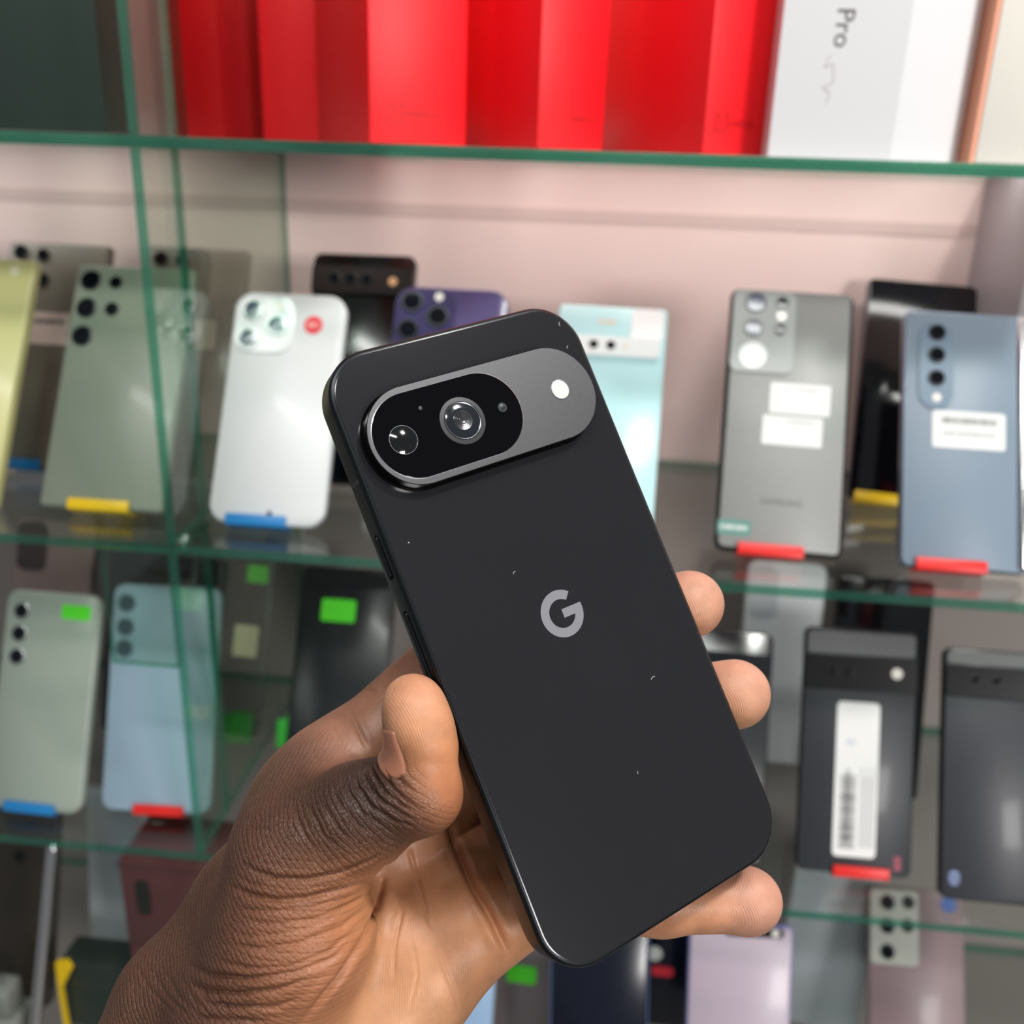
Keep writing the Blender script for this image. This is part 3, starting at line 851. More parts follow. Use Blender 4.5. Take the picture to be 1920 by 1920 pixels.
m_ring = mat('lens_ring', (0.05, 0.05, 0.054), 0.35, 0.6)
m_ringhi = mat('bright_lens_ring', (0.42, 0.43, 0.45), 0.25, 1.0)
m_barrel = mat('lens_barrel', (0.05, 0.055, 0.06), 0.3, 0.8)
m_inner = mat('lens_inner', (0.10, 0.10, 0.11), 0.22, 0.9)
z0 = 0.00434
ml = at_uv(link('main_lens', lathe('main_lens', [(0.0060, 0), (0.0059, 0.00022), (0.0049, 0.00026), (0.0047, 0.00010)], 48), m_ring, hp, smooth=40), -7.9, 51.95, z0)
link('lens_ring', lathe('lens_ring', [(0.00468, 0.0001), (0.00460, 0.00034), (0.00448, 0.00030), (0.00444, 0.00006)], 48), m_ringhi, ml, smooth=50)
link('lens_glass', lathe('lens_glass', [(0.00445, 0.00010), (0.0036, 0.00030), (0.0026, 0.00042), (0.0024, 0.00040)], 48), mat('blue_grey_lens_glass', (0.008, 0.011, 0.016), 0.05, coat=1.0), ml, smooth=60)
link('lens_barrel', lathe('lens_barrel', [(0.0025, 0.00040), (0.00235, 0.00050), (0.0020, 0.00044), (0.0019, 0.00052), (0.0015, 0.00046), (0.0014, 0.00054), (0.0010, 0.00046), (0.0009, 0.00052), (0.0004, 0.00050), (0, 0.00040)], 40), m_inner, ml, smooth=20)
ul = at_uv(link('wide_lens', lathe('wide_lens', [(0.00355, 0), (0.00352, 0.00008), (0.00344, 0.00008), (0.00340, 0.00002)], 40), m_ringhi, hp, smooth=40), -24.0, 51.65, z0)
link('lens_glass', lathe('lens_glass', [(0.00342, 0.00003), (0.0028, 0.00024), (0.0018, 0.00046), (0.0009, 0.00058), (0, 0.00062)], 40), mat('deep_black_lens', (0.001, 0.001, 0.0012), 0.02, coat=1.0), ul, smooth=80)
sl = at_uv(link('sensor_lens', lathe('sensor_lens', [(0.00125, 0), (0.0012, 0.00008), (0.0009, 0.00006), (0.0005, 0.00012), (0, 0.00014)], 24), m_barrel, hp, smooth=40), 3.6, 52.35, z0)
mh = at_uv(link('microphone_hole', lathe('microphone_hole', [(0.00048, 0.00004), (0.00030, 0.00005), (0.00025, 0.00001), (0, 0.00001)], 16), m_ring, hp), -17.0, 57.75, z0)
fl = at_uv(link('flash', lathe('flash', [(0.0027, -0.00002), (0.00265, 0.0001), (0.0024, 0.00012)], 36), m_ringhi, hp, smooth=40), 21.2, 52.4, 0.00420)
link('flash_lens', lathe('flash_lens', [(0.00245, 0.00008), (0.0018, 0.00013), (0.0008, 0.00016), (0, 0.00016)], 36), mat('warm_white_flash', (0.66, 0.65, 0.61), 0.25, coat=0.6, bump=0.3, bscale=2500), fl, smooth=60)

# letter mark in the middle of the back
Ro, Ri = 5.85, 3.55
bm = bmesh.new()
a0, a1 = 49.0, 360 + 9.8
rows = []
for k in range(61):
    a = math.radians(a0 + (a1 - a0) * k / 60)
    rows.append([bm.verts.new((r * math.cos(a) / 1000, r * math.sin(a) / 1000, 0.00030)) for r in (Ri, Ro)])
for p, q in zip(rows[:-1], rows[1:]):
    bm.faces.new((p[0], p[1], q[1], q[0]))
bm.faces.new([bm.verts.new((x / 1000, y / 1000, 0.00031)) for x, y in ((0.15, -1.2), (4.6, -1.2), (5.72, 1.0), (0.15, 1.0))])
bmesh.ops.recalc_face_normals(bm, faces=bm.faces[:])
bmesh.ops.solidify(bm, geom=bm.faces[:], thickness=0.00006)
me = from_bm('letter_mark', bm)
link('letter_mark', me, mat('satin_grey_mark', (0.235, 0.24, 0.265), 0.35, 0.3), hp)


def side_button(name, v0, v1):
    me = rr_mesh(name, 0.0027, (v1 - v0) / 1000, 0.0013, [(0, -0.0004), (0, 0.0004), (0.0003, 0.0006)], n=8)
    o = link(name, me, m_hframe, hp, smooth=40)
    o.matrix_local = Matrix.Translation((-W / 2, (v0 + v1) / 2000, -T / 2 - 0.0002)) @ Matrix.Rotation(math.radians(-90), 4, 'Y')
    return o


side_button('power_button', 22.5, 33.6)
side_button('volume_button', -6.5, 14.6)
m_band = mat('antenna_band', (0.03, 0.032, 0.034), 0.5)
for v in (46.5, -52.0):
    me = box_mesh('antenna_band', -W / 2 - 0.00003, -W / 2 + 0.0010, v / 1000 - 0.0005, v / 1000 + 0.0005, -T + 0.0012, -0.0012)
    link('antenna_band', me, m_band, hp)
# specks of dust and lint on the back
m_lint = mat('pale_lint', lin(190, 190, 195), 0.6)
for u, v, ang, ln in ((-8.1, 13.6, 40, .9), (17.0, -23.5, 20, 1.4), (31.0, 70.0, 80, 1.2), (30.6, 63.5, 70, .8), (3.0, -42.5, 85, .6), (-30.5, 29.0, 10, .4)):
    pts = [(-ln / 2, 0), (-ln * .2, .12), (ln * .25, .10), (ln / 2, -.15), (ln * .45, -.25), (ln * .2, 0), (-ln * .2, .02), (-ln / 2, -.1)]
    o = link('lint', poly_prism('lint', [(x / 1000, y / 1000) for x, y in pts], 0.00026, 0.00032), m_lint, hp)
    o.matrix_local = Matrix.Translation((u / 1000, v / 1000, 0)) @ Matrix.Rotation(math.radians(ang), 4, 'Z')

# ------------------------------------------------------------------ the hand (one continuous surface, mm in the phone's own axes)
# joints: (u, v, w, radius)
def V3(*a):
    return np.array(a, float)


def cone(p, a, b):
    A, B = np.array(a[:3]), np.array(b[:3])
    ab = B - A
    t = np.clip(((p - A) @ ab) / (ab @ ab), 0, 1)
    return np.linalg.norm(p - A - t[:, None] * ab, axis=1) - (a[3] + (b[3] - a[3]) * t)


def smin(a, b, k):
    h = np.clip(0.5 + 0.5 * (b - a) / k, 0, 1)
    return b + (a - b) * h - k * h * (1 - h)


def chain(p, joints, k=4.0):
    d = None
    for a, b in zip(joints[:-1], joints[1:]):
        c = cone(p, a, b)
        d = c if d is None else smin(d, c, k)
    return d


def blob(p, c, r):
    return np.linalg.norm(p - np.array(c), axis=1) - r


PALM = [([(-147.8, -96.2, -79.3, 19), (-107.1, -54.1, -60.9, 14.5), (-84.3, -38.3, -52.6, 13), (-54.5, -17.8, -41.4, 12.5)], 8), ([(-134.8, -105.7, -75.6, 21), (-91.9, -72.8, -57.9, 18), (-42.8, -36.6, -52.6, 13)], 10), ([(-119.7, -117.6, -71.0, 20), (-80.0, -77.2, -54.5, 17), (-36.1, -56.4, -51.8, 12.5)], 10), ([(-110.9, -120.3, -64.5, 18), (-71.7, -78.6, -46.9, 16), (-53.6, -73.0, -42.9, 13.5), (-37.1, -67.5, -40.8, 11.3)], 10), ([(-105.2, -76.0, -49.2, 17), (-92.5, -59.0, -41.4, 19), (-80.5, -45.1, -30.9, 18.0), (-74.9, -29.5, -26.8, 14.0)], 9)]
FINGERS = [[(-54.5, -17.8, -41.4, 12.5), (-10, 1.5, -29, 10.2), (27, -7, -23, 9.2), (41.6, -11.6, -9.6, 8.4)], [(-42.8, -36.6, -52.6, 13), (0, -23, -31, 10.4), (32, -33, -23.5, 9.3), (44.2, -38.6, -9.7, 8.6)], [(-36.1, -56.4, -51.8, 12.5), (4, -52, -32, 9.8), (30, -57, -26, 8.8), (33, -60, -19, 8)], [(-37.1, -67.5, -40.8, 11.3), (-17, -68, -29, 8.8), (5.5, -79.3, -19, 8.0), (25.0, -88.0, -14, 8.0)]]
THUMB = [(-74.9, -29.5, -26.8, 14.0), (-59.8, -25.2, -15.4, 11.8), (-48.9, -23.7, -6.4, 9.3), (-44.3, -15.9, -2.8, 7.3), (-42.7, -5.7, -2.4, 6.8)]
THUMB_PADS = [((-43.5, -9.8, -0.3), 6.3), ((-46.6, -25.9, -3.7), 7.0)]
FINGER_PADS = [((42.6, -11.8, -8.4), 7.9), ((45.2, -38.8, -8.4), 8.1), ((27, -89, -12.5), 7.9)]
FILL = [((-67.2, -20.2, -37.9), 11.5, 12), ((-52.3, -63.2, -43.7), 12, 10)]
NAIL_AT = (-43.8, -13.9, -2.5)
NAIL_DIR = (-0.981, -0.072, -0.259)
NAIL_AXIS = (-0.019, 1.0, -0.02)
ARC_THUMB = (-38.9, -17.6, 0.3)
ARC_THENAR = (-60.3, 0.9, -12.6)
ARC_PALM = (60.3, -125.3, 11.4)
THENAR_MID = (-80.0, -44.6, -11.4)



def hand_sdf(p):
    palm = None
    for seg, k in PALM:
        c = chain(p, seg, 6.0)
        palm = c if palm is None else smin(palm, c, k)
    fingers = None
    for ch in FINGERS:
        c = chain(p, ch, 3.5)
        fingers = c if fingers is None else smin(fingers, c, 1.2)
    d = smin(palm, fingers, 9.0)
    th = chain(p, THUMB, 3.5)
    for c, r in THUMB_PADS:
        th = smin(th, blob(p, c, r), 5.0)
    d = smin(d, th, 7.0)
    for c, r, k in FILL:
        d = smin(d, blob(p, c, r), k)
    for c, r in FINGER_PADS:
        d = smin(d, blob(p, c, r), 4.0)
    # skin is pressed flat where it touches the phone
    qx = np.abs(p - V3(0, 0, -4.25)) - V3(36.15, 76.55, 4.45)
    box = np.linalg.norm(np.maximum(qx, 0), axis=1) + np.minimum(qx.max(1), 0)
    return np.maximum(d, -box + 0.1)


def surface_nets(f, lo, hi, h):
    n = np.ceil((hi - lo) / h).astype(int) + 1
    ax = [lo[i] + h * np.arange(n[i]) for i in range(3)]
    G = np.stack(np.meshgrid(*ax, indexing='ij'), -1)
    val = np.empty(G.shape[:3])
    for i in range(n[0]):
        val[i] = f(G[i].reshape(-1, 3)).reshape(n[1], n[2])
    s = val < 0
    c = np.zeros(tuple(n - 1), int)
    for dx in (0, 1):
        for dy in (0, 1):
            for dz in (0, 1):
                c += s[dx:n[0] - 1 + dx, dy:n[1] - 1 + dy, dz:n[2] - 1 + dz]
    act = (c > 0) & (c < 8)
    idx = -np.ones(act.shape, int)
    cells = np.argwhere(act)
    idx[act] = np.arange(len(cells))
    acc = np.zeros((len(cells), 3))
    cnt = np.zeros(len(cells))
    corners = [(a, b, d) for a in (0, 1) for b in (0, 1) for d in (0, 1)]
    for a in corners:
        for k in range(3):
            if a[k]:
                continue
            b = list(a)
            b[k] = 1
            ia, ib = cells + np.array(a), cells + np.array(b)
            va = val[ia[:, 0], ia[:, 1], ia[:, 2]]
            vb = val[ib[:, 0], ib[:, 1], ib[:, 2]]
            m = (va < 0) != (vb < 0)
            t = np.where(m, va / np.where(m, va - vb, 1), 0)
            acc += np.where(m[:, None], ia + t[:, None] * (ib - ia), 0)
            cnt += m
    verts = lo + h * acc / cnt[:, None]
    quads = []
    for k in range(3):
        u, v = (k + 1) % 3, (k + 2) % 3
        sl0 = [slice(1, -1)] * 3
        sl0[k] = slice(0, -1)
        sl1 = [slice(1, -1)] * 3
        sl1[k] = slice(1, None)
        a, b = s[tuple(sl0)], s[tuple(sl1)]
        for flip, m in ((False, a & ~b), (True, ~a & b)):
            e = np.argwhere(m)
            off = np.ones(3, int)
            off[k] = 0
            e = e + off
            q = []
            for du, dv in ((-1, -1), (0, -1), (0, 0), (-1, 0)):
                w = e.copy()
                w[:, u] += du
                w[:, v] += dv
                q.append(idx[w[:, 0], w[:, 1], w[:, 2]])
            q = np.stack(q, 1)
            quads.append(q[:, ::-1] if flip else q)
    return verts, np.concatenate(quads)


def project(f, p, it=2):
    e = 0.05
    for _ in range(it):
        d = f(p)
        g = np.stack([f(p + V3(e, 0, 0)) - d, f(p + V3(0, e, 0)) - d, f(p + V3(0, 0, e)) - d], 1) / e
        n2 = np.maximum((g ** 2).sum(1), 0.2)
        p = p - np.clip(d / n2, -1.5, 1.5)[:, None] * g
    return p


def subdivide(v, q):
    nv = len(v)
    E = np.sort(np.concatenate([q[:, [0, 1]], q[:, [1, 2]], q[:, [2, 3]], q[:, [3, 0]]]), 1)
    key = E[:, 0] * nv + E[:, 1]
    uk, inv = np.unique(key, return_inverse=True)
    mid = (v[uk // nv] + v[uk % nv]) / 2
    cen = v[q].mean(1)
    ei = inv.reshape(4, -1).T + nv
    ci = np.arange(len(q)) + nv + len(mid)
    nq = np.concatenate([np.stack([q[:, k], ei[:, k], ci, ei[:, (k + 3) % 4]], 1) for k in range(4)])
    return np.concatenate([v, mid, cen]), nq


def relax(v, q, it):
    for _ in range(it):
        acc = np.zeros_like(v)
        cnt = np.zeros(len(v))
        for k in range(4):
            np.add.at(acc, q[:, k], v[q[:, (k + 1) % 4]] + v[q[:, (k + 3) % 4]])
            np.add.at(cnt, q[:, k], 2)
        v = 0.5 * v + 0.5 * acc / cnt[:, None]
    return v


def vnormals(v, q):
    fn = np.cross(v[q[:, 2]] - v[q[:, 0]], v[q[:, 3]] - v[q[:, 1]])
    n = np.zeros_like(v)
    for k in range(4):
        np.add.at(n, q[:, k], fn)
    return n / np.maximum(np.linalg.norm(n, axis=1), 1e-9)[:, None]


def seg_dist(p, a, b):
    ab = b - a
    t = np.clip(((p - a) @ ab) / (ab @ ab), 0, 1)
    return np.linalg.norm(p - a - t[:, None] * ab, axis=1)
CREASES = [
    (0.55, 0.94, [(-86.9, -23.0, -18.9), (-85.5, -25.9, -15.7), (-83.8, -27.4, -14.0), (-82.1, -29.0, -12.8), (-79.3, -30.3, -11.5), (-76.5, -31.7, -10.6), (-73.0, -32.5, -9.9), (-69.6, -33.3, -9.2), (-67.2, -33.3, -8.2), (-64.9, -33.3, -7.0), (-62.5, -33.4, -6.2), (-60.4, -32.7, -5.1)]),
    (0.6, 1.02, [(-90.7, -27.0, -23.3), (-89.4, -28.5, -19.2), (-87.9, -30.3, -16.6), (-85.8, -31.6, -14.5), (-83.6, -33.1, -13.1), (-80.7, -34.2, -12.0), (-77.7, -35.4, -11.4), (-75.2, -35.9, -11.2), (-72.6, -36.5, -11.3), (-69.9, -37.2, -11.6), (-67.0, -37.7, -12.2), (-63.9, -38.4, -13.5), (-55.2, -44.4, -39.3)]),
    (0.45, 0.51, [(-91.3, -34.7, -18.2), (-89.1, -35.7, -15.8), (-86.8, -36.8, -14.1), (-84.5, -38.0, -12.8), (-82.0, -38.7, -12.1), (-79.5, -39.5, -11.8), (-76.9, -40.4, -11.8), (-73.7, -40.7, -12.3), (-70.5, -41.1, -13.3), (-66.9, -41.8, -15.4), (-62.9, -42.5, -20.5), (-55.7, -46.1, -38.8)]),
    (0.5, 0.68, [(-95.9, -37.9, -21.8), (-93.8, -38.9, -18.4), (-91.6, -40.0, -16.0), (-89.4, -41.3, -14.3), (-86.9, -41.9, -13.0), (-84.3, -42.6, -12.2), (-81.7, -43.4, -11.7), (-78.7, -43.7, -11.7), (-75.7, -44.2, -12.2), (-72.5, -44.9, -13.3), (-69.4, -44.6, -14.8), (-66.1, -44.6, -17.5), (-59.2, -48.5, -36.6)]),
    (0.5, 0.68, [(-98.9, -40.5, -24.9), (-97.0, -41.5, -21.0), (-95.0, -42.7, -18.2), (-93.1, -44.1, -16.1), (-90.7, -44.9, -14.4), (-88.3, -45.8, -13.1), (-85.8, -46.8, -12.3), (-83.0, -47.0, -11.8), (-80.1, -47.4, -11.7), (-77.1, -47.9, -12.1), (-73.9, -47.5, -13.0), (-70.6, -47.4, -14.5), (-66.9, -47.6, -17.4)]),
    (0.6, 0.94, [(-103.3, -41.4, -36.8), (-101.5, -42.3, -28.9), (-99.7, -43.8, -24.1), (-97.6, -44.4, -20.8), (-95.4, -45.2, -18.2), (-93.3, -46.1, -16.2), (-90.9, -46.7, -14.5), (-88.4, -47.5, -13.2), (-85.9, -48.3, -12.4), (-83.3, -48.6, -12.0), (-80.5, -49.0, -11.9), (-77.7, -49.6, -12.2), (-74.2, -49.3, -13.1), (-70.5, -49.3, -15.0)]),
    (0.6, 0.85, [(-105.4, -44.1, -35.0), (-103.6, -45.1, -29.7), (-101.8, -46.4, -25.9), (-99.0, -47.4, -22.0), (-96.2, -48.6, -18.9), (-94.1, -49.0, -17.1), (-91.9, -49.6, -15.6), (-89.7, -50.3, -14.5), (-87.3, -50.4, -13.4), (-84.9, -50.7, -12.7), (-82.4, -51.1, -12.4)]),
    (0.6, 0.77, [(-103.5, -48.5, -26.7), (-101.3, -49.3, -24.0), (-99.2, -50.2, -21.7), (-97.1, -51.3, -19.9), (-95.0, -52.0, -18.3), (-92.8, -52.9, -17.1), (-90.7, -53.8, -16.3), (-88.0, -54.1, -15.1), (-85.2, -54.4, -14.4)]),
    (0.4, 0.42, [(-91.9, -32.0, -20.7), (-89.5, -32.9, -17.2), (-87.0, -34.0, -14.8), (-84.4, -35.2, -13.2), (-82.0, -36.0, -12.3), (-79.5, -36.8, -11.8), (-77.0, -37.7, -11.6), (-74.2, -38.2, -11.7), (-71.3, -38.8, -12.2), (-68.2, -39.6, -13.4)]),
    (0.4, 0.42, [(-94.4, -36.3, -20.9), (-92.5, -37.1, -18.1), (-90.5, -38.0, -16.0), (-88.5, -39.0, -14.4), (-85.7, -39.7, -13.0), (-82.8, -40.4, -12.1), (-79.9, -41.3, -11.8), (-76.8, -41.6, -11.9), (-73.7, -42.1, -12.5), (-70.4, -42.7, -13.8)]),
    (0.5, 0.68, [(-106.4, -50.6, -28.7), (-104.1, -51.3, -25.9), (-101.8, -52.3, -23.6), (-99.5, -53.3, -21.7), (-97.1, -54.3, -20.2), (-94.7, -55.4, -19.0), (-92.4, -56.6, -18.2)]),
    (0.32, 0.2, [(-88.8, -24.9, -20.9), (-87.0, -28.1, -16.5), (-84.0, -29.9, -13.7), (-80.7, -32.0, -12.0), (-77.1, -33.8, -11.1), (-72.9, -34.2, -10.5), (-68.9, -35.3, -10.4)]),
    (0.32, 0.2, [(-88.9, -30.9, -17.4), (-86.0, -32.5, -14.5), (-82.7, -33.9, -12.7), (-79.4, -35.7, -11.8), (-75.6, -36.5, -11.4), (-71.7, -37.2, -11.5), (-67.7, -38.6, -12.8), (-62.7, -39.8, -16.9)]),
    (0.32, 0.2, [(-89.2, -32.0, -17.3), (-86.4, -33.3, -14.6), (-83.4, -34.5, -12.9), (-80.4, -36.1, -11.9), (-76.9, -36.9, -11.5), (-73.3, -37.5, -11.6), (-69.7, -38.8, -12.5), (-65.6, -39.5, -14.4)]),
    (0.32, 0.2, [(-86.0, -36.2, -13.8), (-82.7, -36.9, -12.4), (-79.4, -38.0, -11.8), (-76.1, -39.2, -11.8), (-72.2, -39.4, -12.3), (-68.4, -39.9, -13.5), (-64.2, -41.1, -17.2)]),
    (0.32, 0.2, [(-92.4, -35.5, -19.0), (-89.3, -36.3, -15.7), (-86.4, -38.0, -13.6), (-83.2, -39.3, -12.3), (-79.5, -39.9, -11.8), (-75.9, -40.8, -11.9), (-72.1, -41.6, -12.9), (-67.8, -41.5, -14.6), (-62.9, -42.8, -20.8)]),
    (0.32, 0.2, [(-93.5, -36.0, -19.8), (-90.6, -36.7, -16.5), (-87.8, -38.3, -14.2), (-84.9, -39.5, -12.8), (-81.5, -39.9, -12.0), (-78.2, -40.9, -11.8), (-74.8, -41.7, -12.2), (-70.9, -41.6, -13.3), (-67.0, -42.3, -15.7)]),
    (0.32, 0.2, [(-95.2, -37.2, -21.3), (-92.2, -38.1, -17.2), (-89.4, -40.1, -14.5), (-86.0, -41.0, -12.9), (-82.4, -41.5, -12.0), (-78.9, -42.7, -11.7), (-75.0, -43.3, -12.3)]),
    (0.32, 0.2, [(-93.7, -40.4, -17.7), (-90.3, -42.0, -14.6), (-86.6, -43.6, -12.7), (-82.6, -44.6, -11.8), (-78.2, -44.8, -11.8), (-73.9, -46.0, -12.8), (-69.2, -45.5, -15.1), (-63.5, -45.8, -21.5)]),
    (0.32, 0.2, [(-94.8, -41.3, -18.4), (-91.4, -42.9, -15.1), (-87.8, -44.7, -13.0), (-83.8, -45.7, -11.9), (-79.4, -45.9, -11.7), (-75.2, -47.0, -12.5), (-70.6, -46.5, -14.4), (-65.2, -46.5, -19.1)]),
    (0.32, 0.2, [(-94.8, -44.1, -17.6), (-91.0, -45.7, -14.5), (-87.1, -47.3, -12.7), (-82.7, -47.6, -11.8), (-78.3, -48.4, -12.0), (-73.9, -48.7, -13.1), (-71.3, -48.3, -14.3), (-68.7, -48.1, -16.0)]),
    (0.32, 0.2, [(-103.9, -42.0, -36.5), (-101.5, -44.1, -26.9), (-98.3, -45.4, -21.4), (-94.7, -46.3, -17.4), (-91.1, -47.9, -14.8), (-87.2, -48.8, -13.0), (-83.1, -49.0, -12.0), (-79.1, -49.8, -12.1), (-74.7, -49.6, -13.0)]),
    (0.32, 0.2, [(-104.6, -42.9, -35.8), (-102.3, -44.8, -27.8), (-99.5, -46.1, -22.8), (-96.2, -46.9, -18.9), (-93.1, -48.5, -16.2), (-89.6, -49.2, -14.1), (-85.9, -49.4, -12.7), (-82.5, -50.2, -12.2), (-78.6, -50.3, -12.2)]),
    (0.32, 0.2, [(-104.4, -46.0, -29.9), (-102.4, -47.6, -25.9), (-99.9, -48.3, -22.7), (-97.4, -49.4, -20.1), (-95.0, -50.8, -18.1), (-92.2, -51.1, -16.2), (-89.5, -52.0, -14.9)]),
    (0.32, 0.2, [(-102.5, -50.1, -24.9), (-100.4, -50.9, -22.8), (-98.3, -51.4, -20.9), (-96.4, -52.7, -19.5), (-94.2, -53.5, -18.2), (-92.0, -53.8, -17.0), (-89.9, -54.8, -16.3), (-87.6, -55.2, -15.5)]),
    (0.32, 0.2, [(-103.6, -50.7, -25.6), (-101.7, -51.4, -23.7), (-99.7, -51.8, -22.0), (-97.9, -53.1, -20.6), (-96.0, -53.8, -19.4), (-93.9, -54.2, -18.2), (-92.0, -55.4, -17.6), (-90.0, -55.9, -16.8)]),
    (1.0, 1.2, [(-59.6, -31.7, -4.1), (-60.2, -35.7, -8.5), (-54.9, -45.7, -39.0), (-56.9, -47.8, -37.9), (-59.1, -49.7, -35.8), (-63.6, -48.7, -22.3), (-66.6, -49.5, -18.3), (-69.0, -50.8, -16.4), (-71.7, -51.9, -14.9), (-74.2, -53.2, -14.3), (-76.5, -54.6, -14.3), (-79.2, -55.8, -14.6), (-81.7, -57.1, -15.5), (-84.2, -58.5, -16.8), (-87.6, -60.6, -18.8)]),
    (0.5, 0.5, [(-54.9, -32.4, -3.2), (-46.0, -42.8, -38.2), (-46.2, -46.3, -38.6), (-46.9, -49.5, -37.4), (-48.1, -52.9, -34.3), (-49.3, -56.2, -31.5), (-50.2, -60.0, -29.5)]),
    (0.4, 0.35, [(-53.6, -49.0, -37.4), (-54.2, -53.4, -33.5), (-56.7, -55.9, -31.9), (-59.0, -58.5, -31.0), (-60.3, -60.9, -30.6), (-61.5, -63.4, -30.5), (-62.7, -65.9, -30.4)]),
    (0.9, 1.9, [(-47.8, -29.2, 3.7), (-34.3, -41.7, -37.2), (-33.9, -46.0, -38.9), (-34.6, -49.4, -36.9), (-34.9, -53.0, -35.1), (-35.6, -56.2, -32.2), (-35.8, -59.3, -29.3), (-35.8, -62.5, -27.4), (-35.8, -65.2, -26.5), (-35.7, -68.1, -26.3), (-35.3, -71.3, -26.8), (-34.6, -74.8, -28.4)]),
    (0.4, 0.25, [(-50.9, -63.4, -28.4), (-51.0, -66.1, -27.9), (-51.1, -68.8, -27.6), (-51.0, -71.6, -27.6), (-50.8, -74.6, -28.0), (-50.9, -79.0, -29.5), (-50.1, -84.8, -34.4)]),
    (0.35, 0.2, [(-55.0, -58.8, -30.4), (-55.8, -61.4, -29.5), (-56.5, -64.1, -28.9), (-57.2, -66.8, -28.4), (-58.9, -69.2, -28.6), (-60.6, -71.6, -28.9), (-62.3, -74.1, -29.2)]),
    (0.4, 0.6, [(-49.7, -13.7, -26.3), (-56.1, -15.3, -5.3), (-56.4, -17.7, -2.1), (-56.4, -20.3, -0.2), (-55.4, -22.5, 1.4), (-54.3, -24.7, 2.5), (-52.5, -26.5, 3.3), (-50.7, -28.3, 3.5)]),
    (0.4, 0.6, [(-47.5, -13.5, -26.3), (-54.7, -15.4, -3.6), (-55.0, -18.0, -0.5), (-54.9, -20.7, 1.2), (-53.8, -22.8, 2.6), (-52.6, -25.1, 3.5), (-50.0, -27.7, 4.0)]),
    (0.4, 0.6, [(-51.9, -11.2, -2.0), (-53.2, -15.0, -1.1), (-53.1, -17.5, 1.0), (-52.9, -20.0, 2.4), (-51.0, -23.4, 4.0)]),
    (0.4, 0.6, [(-52.0, -14.5, -25.7), (-58.3, -16.4, -5.0), (-58.3, -18.8, -2.7), (-58.1, -21.2, -1.1), (-56.6, -23.6, 0.6), (-55.1, -26.1, 1.7), (-51.8, -29.1, 2.7)]),
    (0.4, 0.6, [(-58.2, -13.4, -10.6), (-60.4, -16.8, -5.4), (-60.4, -19.3, -3.5), (-60.1, -21.8, -2.2), (-58.6, -24.3, -0.9), (-56.9, -26.9, -0.2), (-54.9, -28.4, 0.9), (-52.8, -30.0, 1.5)]),
    (0.36, 0.32, [(-60.7, -13.8, -9.9), (-62.6, -17.1, -6.0), (-62.5, -19.7, -4.1), (-62.2, -22.3, -3.0), (-60.6, -24.8, -2.0), (-58.8, -27.4, -1.6)]),
    (0.36, 0.32, [(-63.5, -14.2, -10.4), (-65.1, -18.0, -6.5), (-64.9, -20.6, -4.8), (-64.5, -23.3, -3.8), (-63.0, -25.7, -3.0), (-61.4, -28.3, -2.9)]),
    (0.36, 0.32, [(-66.3, -14.6, -12.6), (-68.0, -18.8, -8.0), (-67.8, -21.4, -6.3), (-67.5, -24.0, -5.4), (-66.3, -26.3, -4.6), (-64.9, -28.7, -4.4)]),
    (0.36, 0.32, [(-68.6, -14.6, -16.3), (-70.5, -18.8, -10.6), (-70.5, -21.6, -8.6), (-70.3, -24.4, -7.5), (-69.2, -26.6, -6.6), (-68.1, -28.9, -6.3)]),
    (0.36, 0.32, [(-71.4, -14.0, -19.6), (-73.3, -18.2, -13.4), (-73.5, -20.8, -11.2), (-73.5, -23.5, -9.9), (-72.7, -26.1, -8.9), (-71.7, -28.9, -8.5)]),
    (0.5, 0.5, [(-42.3, 0.0, -34.8), (-41.7, -1.9, -30.0)]),
    (0.6, 0.6, [(-48.7, -2.8, -33.6), (-49.8, -7.9, -28.4), (-49.8, -13.4, -26.4)]),
    (0.45, 0.4, [(-39.7, -0.8, -29.9), (-46.6, -1.0, 1.1)]),
    (0.4, 0.3, [(-54.5, -4.6, -32.9), (-55.0, -8.0, -29.1), (-55.2, -12.5, -26.1)]),
    (0.4, 0.22, [(-113.3, -39.4, -58.5), (-112.8, -41.1, -52.9), (-112.4, -43.3, -49.6), (-112.0, -45.4, -46.7), (-110.8, -47.4, -42.5), (-109.7, -48.9, -36.5), (-108.6, -50.6, -31.8)]),
    (0.4, 0.22, [(-110.6, -40.8, -51.1), (-109.9, -43.8, -46.1), (-109.3, -46.5, -40.3), (-108.3, -47.7, -34.7), (-107.2, -49.3, -30.8), (-106.2, -51.1, -28.2)]),
    (0.4, 0.22, [(-108.0, -42.4, -45.4), (-107.4, -44.9, -38.7), (-106.8, -47.2, -32.4), (-105.3, -49.3, -28.2), (-103.8, -51.7, -25.4)]),
    (0.4, 0.22, [(-105.5, -43.4, -37.1), (-104.9, -45.7, -31.0), (-104.3, -48.5, -27.6), (-102.9, -50.4, -25.1), (-101.4, -52.5, -23.3)]),
    (0.4, 0.22, [(-103.2, -44.4, -29.6), (-102.5, -47.1, -26.4), (-101.9, -50.0, -24.3), (-99.1, -53.4, -21.5)]),
    (0.4, 0.22, [(-100.8, -45.9, -24.7), (-100.1, -48.8, -22.9), (-99.4, -51.8, -21.8), (-96.7, -54.4, -19.9)])]
